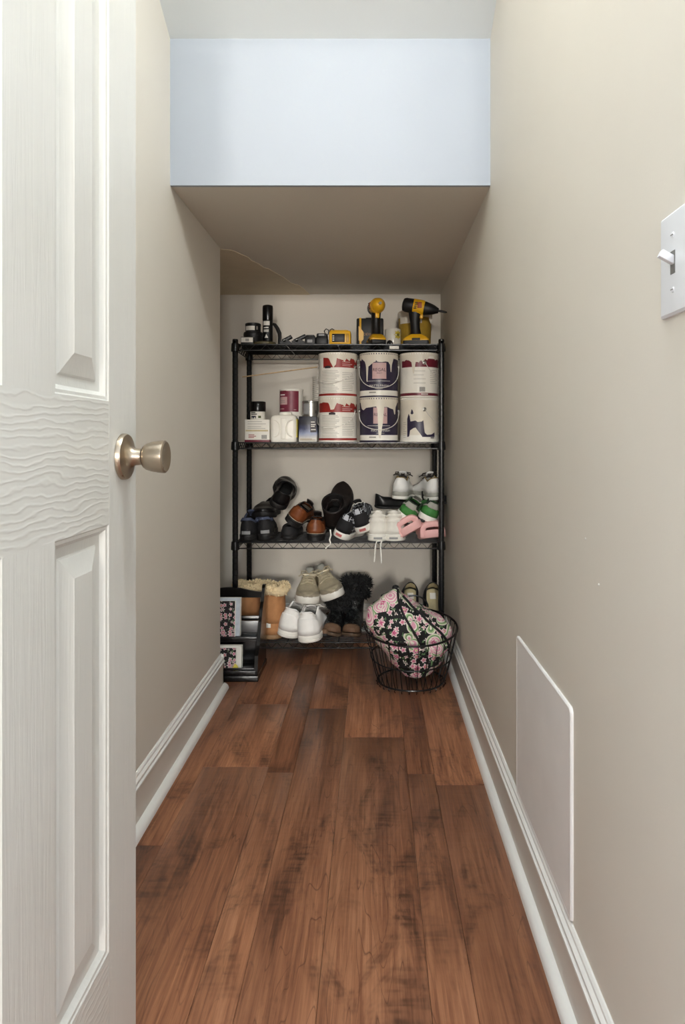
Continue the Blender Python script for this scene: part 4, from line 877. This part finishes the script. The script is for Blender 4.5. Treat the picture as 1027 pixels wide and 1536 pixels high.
# ------------------------------------------------------------------ black wooden organizer with magazines
ox0, ox1, oy0, oy1 = -.765, -.455, 2.665, 2.885
org = thing('magazine_organizer', 'black wooden tiered magazine organizer standing at the wall end', 'organizer', ((ox0+ox1)/2, oy0, 0))
cx_ = (ox0+ox1)/2; hw = (ox1-ox0)/2; D = oy1-oy0
MB().box((-hw-.006, -.006, 0), (hw+.004, D, .024), .004).build('base', BLACKW, org); MB().box((-hw+.008, .0, .024), (hw-.008, .012, .042), .002).build('base_lip', BLACKW, org)
def spl(keys, n=30):
    a, b = keys[0][0], keys[-1][0]; return [(interp(keys, a+(b-a)*i/n), a+(b-a)*i/n) for i in range(n+1)]
side = spl([(.022, .004), (.09, .012), (.13, .055), (.19, .085), (.24, .120), (.29, .165), (.325, .185), (.338, .200)])
sidepoly = [(D, .022)]+side+[(D, .338)]
for sx_ in (-1, 1):
    x0 = -hw if sx_ < 0 else hw-.013; MB().prism(sidepoly, x0, x0+.013, 'x').build('side_panel', BLACKW, org, ang=30)
MB().box((-hw+.013, D-.012, .022), (hw-.013, D, .205), .001).build('back_panel', BLACKW, org)
bp = [(-hw+.013, .282), (hw-.013, .282), (hw-.013, .305)]+[((hw-.013)*(1-2*i/24), .305+.020*math.sin(PI*i/24)**2) for i in range(1, 24)]+[(-hw+.013, .305)]
MB().prism(bp, D-.012, D, 'y').build('back_rail', BLACKW, org, ang=30)
for z_, y_, hgt in ((.135, .072, .020), (.026, .020, .020)):
    MB().box((-hw+.013, y_, z_), (hw-.013, y_+.09, z_+.008), .001).build('tier_floor', BLACKW, org); MB().box((-hw+.013, y_, z_+.004), (hw-.013, y_+.009, z_+hgt), .002).build('tier_lip', BLACKW, org)
MB().box((-hw+.013, .128, .03), (hw-.013, .136, .205), .001).build('divider', BLACKW, org); MB().box((-hw+.013, .1, .143), (hw-.013, D-.012, .150), .001).build('inner_shelf', BLACKW, org)
def floral(name, scale, base=(10, 9, 12), uv=False, big=True):
    """flowers and paisley rings from Voronoi cells, on a dark ground"""
    k = NT(name); tc = k.n('ShaderNodeTexCoord'); src = tc.outputs['UV' if uv else 'Object']
    def layer(sc_, petals, R, stops, seed, coord):
        mp = k.n('ShaderNodeMapping'); k.t.links.new(coord, mp.inputs[0]); mp.inputs['Scale'].default_value = (sc_,)*3; mp.inputs['Location'].default_value = (seed, seed*.7, seed*.3)
        nz = k.n('ShaderNodeTexNoise'); k.t.links.new(mp.outputs[0], nz.inputs['Vector']); nz.inputs['Scale'].default_value = 1.2
        v = k.n('ShaderNodeTexVoronoi', voronoi_dimensions='2D' if uv else '3D'); k.t.links.new(mp.outputs[0], v.inputs['Vector']); v.inputs['Scale'].default_value = 1; v.inputs['Randomness'].default_value = .75
        sb = k.n('ShaderNodeVectorMath', operation='SUBTRACT'); k.t.links.new(mp.outputs[0], sb.inputs[0]); k.t.links.new(v.outputs['Position'], sb.inputs[1])
        sx = k.n('ShaderNodeSeparateXYZ'); k.t.links.new(sb.outputs[0], sx.inputs[0])
        ang = k.math('ARCTAN2', sx.outputs[2 if not uv else 1], sx.outputs[0])
        cs = k.math('COSINE', k.math('MULTIPLY_ADD', ang, petals, seed))
        d = k.math('DIVIDE', v.outputs['Distance'], k.math('MULTIPLY_ADD', cs, R*.22, R))
        sep = k.n('ShaderNodeSeparateColor'); k.t.links.new(v.outputs['Color'], sep.inputs[0])
        return k.ramp(d, stops, 'CONSTANT'), k.math('LESS_THAN', d, stops[-1][0]), sep.outputs[0]
    W_, PK, MG, GR_, LG, YL = srgb((226, 218, 206)), srgb((214, 150, 170)), srgb((186, 60, 110)), srgb((104, 140, 92)), srgb((176, 196, 150)), srgb((206, 196, 120))
    bgc = k.ramp(k.noise(k.obj((scale*3,)*3) if not uv else k.n('ShaderNodeMapping').outputs[0], 1.0, 2), [(.0, srgb(base)), (.62, srgb(base)), (.66, GR_), (.74, srgb(base))], 'LINEAR')
    if uv: bgc = srgb(base)
    c3, m3, r3 = layer(scale*2.1, 5, .38, [(0, YL), (.25, MG), (.45, PK), (.8, W_), (1.0, W_)], 3.1, src)
    c1, m1, r1 = layer(scale*.62, 2, .50, [(0, MG), (.12, PK), (.26, W_), (.36, PK), (.52, W_), (.62, PK), (.72, W_), (.80, GR_), (.87, LG), (.94, W_), (1.0, W_)], 8.4, src)
    c2, m2, r2 = layer(scale*1.25, 6, .36, [(0, YL), (.22, W_), (.34, MG), (.55, PK), (.82, W_), (1.0, W_)], 5.7, src)
    col = k.mix(m3, bgc, c3)
    if big: col = k.mix(k.math('MULTIPLY', m1, k.math('GREATER_THAN', r1, .32)), col, c1)
    # petals and dots over the big rings
    col = k.mix(k.math('MULTIPLY', m2, k.math('GREATER_THAN', r2, .30)), col, c2)
    k.t.links.new(col, k.b.inputs['Base Color']); k.b.inputs['Roughness'].default_value = .75; k.bump(k.noise(k.obj(), 60, 3), .25, .004); return k.m
COVER = floral('magazine_cover_floral', 26, (26, 12, 20), big=False)
def mag(label, x0, x1, y, z0, h, t, cover):
    o = thing('magazine', label, 'magazine', ((x0+x1)/2, y, z0), (math.radians(-5), 0, 0), 'magazines in the organizer'); w_ = (x1-x0)/2
    MB().box((-w_+.001, .0008, .001), (w_-.0008, t-.0008, h-.001)).build('pages', LABW, o, smooth=False); MB().box((-w_, 0, 0), (w_-.002, .0008, h)).build('cover', cover, o, smooth=False); MB().box((-w_, t-.0008, 0), (w_, t, h)).build('back_cover', LABW, o, smooth=False); return o
mag('magazine with dark pink-flowered cover in the upper tier', -.72, X(352, 2.75), 2.752, .1435, .150, .007, COVER)
MB().box((-.10, -.0006, .112), (.0, 0, .1495)).build('masthead', LABW, bpy.data.objects['magazine'], smooth=False)
mag('pale magazine with white spine standing behind the flowered one', -.72, X(360, 2.765), 2.766, .1435, .160, .016, M_('pale_blue_cover', (200, 206, 214), .4))
o = mag('dark magazine with white lettering and yellow corner in the lower tier', -.72, X(354, 2.70), 2.700, .0345, .085, .008, COVER)
vs, fs = text_geo('P', .022); MB().add([(v.x+.062, -.0006, v.y+.040) for v in vs], fs).build('lettering', WHT, o, smooth=False)
MB().add([(.070, -.0006, .004), (.098, -.0006, .006), (.092, -.0006, .018), (.082, -.0006, .026)], [(0, 1, 2, 3)]).build('corner_print', M_('lemon_ink', (224, 208, 90), .5), o, smooth=False)
mag('thick white paged book behind the dark magazine in the lower tier', -.72, X(362, 2.715), 2.7145, .0345, .090, .022, LABW)

# ------------------------------------------------------------------ wire basket and floral bag
bx, by_ = .146, 2.655
bk = thing('wire_basket', 'round black wire basket on the floor holding the floral bag', 'basket', (bx, by_, 0))
def rimpt(a, u):
    """a angle (0 = right, 270 = front), u 0 bottom .. 1 rim"""
    zt = .222+.030*math.sin(a)*0.9; r = .128+.052*u**.8; return Vector((r*math.cos(a), r*math.sin(a), .014+(zt-.014)*u))
RW = BLACKM
for u, rad, nm in ((1.0, .0042, 'rim'), (.46, .0026, 'middle_ring'), (0.0, .0034, 'bottom_ring')):
    MB().tube([rimpt(2*PI*i/64, u) for i in range(64)], rad, 7, closed=True).build(nm, RW, bk)
wires = MB()
for i in range(30):
    a = 2*PI*i/30; wires.tube([rimpt(a, j/8) for j in range(9)], .0017, 5)
    p = rimpt(a, 0); wires.tube([p, p+Vector((.008*math.cos(a), .008*math.sin(a), -.006)), p+Vector((.002*math.cos(a), .002*math.sin(a), -.012))], .0017, 5)
wires.build('upright_wires', RW, bk)['kind'] = 'stuff'
bw = MB()
for i in range(-6, 7):
    x_ = i*.019; l_ = math.sqrt(max(0, .128**2-x_*x_)); bw.tube([(x_, -l_, .014), (x_, l_, .014)], .0016, 5)
bw.build('base_wires', RW, bk)['kind'] = 'stuff'
MB().tube([(.02+.06*math.cos(t), .165+.012*math.sin(t), .255+.045*math.sin(t)) for t in [PI*j/12 for j in range(13)]], .0035, 7).build('handle', RW, bk)
PAIS = floral('paisley_quilted_cotton', 18, (9, 9, 11))
bag = thing('floral_bag', 'black paisley bag with pink flowers stuffed in the wire basket', 'bag', (bx-.012, by_, .03))
def bagpt(u, v):
    """u around 0..1, v up 0..1"""
    a = 2*PI*u; prof_ = interp([(0, .012), (.06, .060), (.2, .098), (.42, .136), (.62, .150), (.78, .132), (.9, .078), (.97, .030), (1, .014)], v)
    wob = 1+.05*math.sin(3*a+4*v)+.04*math.sin(5*a-6*v+1)+.05*max(0, v-.7)*math.sin(9*a)
    zz = .345*v; lean = Vector((-.052*max(0, v-.25)**1.2, -.012*v, 0)); 
    p = Vector((prof_*wob*math.cos(a)*1.0, prof_*wob*math.sin(a)*.88, zz))
    p += lean+Vector((.032*(1-v)**2, -.03*(1-v)**2, 0)); p.x += .022*v*(1-v)*4*max(0, math.cos(a)); p.z -= .055*max(0, math.cos(a))*v*v
    R = math.hypot(p.x-.012+.0, p.y); lim = .118+.052*min(1, max(0, (p.z+.016)/.2))**.8
    if p.z < .185 and R > lim: f = lim/R; p.x = .012+(p.x-.012)*f; p.y *= f
    return p
NU, NV = 72, 44
MB().loft([[bagpt(i/NU, j/NV) for i in range(NU)] for j in range(NV+1)]).build('bag_body', PAIS, bag, ang=80)
STR = M_('black_binding', (14, 13, 15), .7)
def onbag(u, v, off): 
    p = bagpt(u, v); n = (bagpt(u+.01, v)-p).cross(bagpt(u, v+.01)-p).normalized(); return p+n*off
for u0, u1, v0, v1 in ((.72, .80, .98, .42), (.80, .93, .96, .40)):
    MB().tube([onbag(u0+(u1-u0)*j/14, v0+(v1-v0)*j/14, .003) for j in range(15)], .0048, 8).build('strap', STR, bag)
MB().lathe([(.012, .335), (.014, .345), (.011, .351), (.004, .354)], 16, Matrix.Translation((-.048, -.012, 0))).build('gathered_neck', STR, bag)
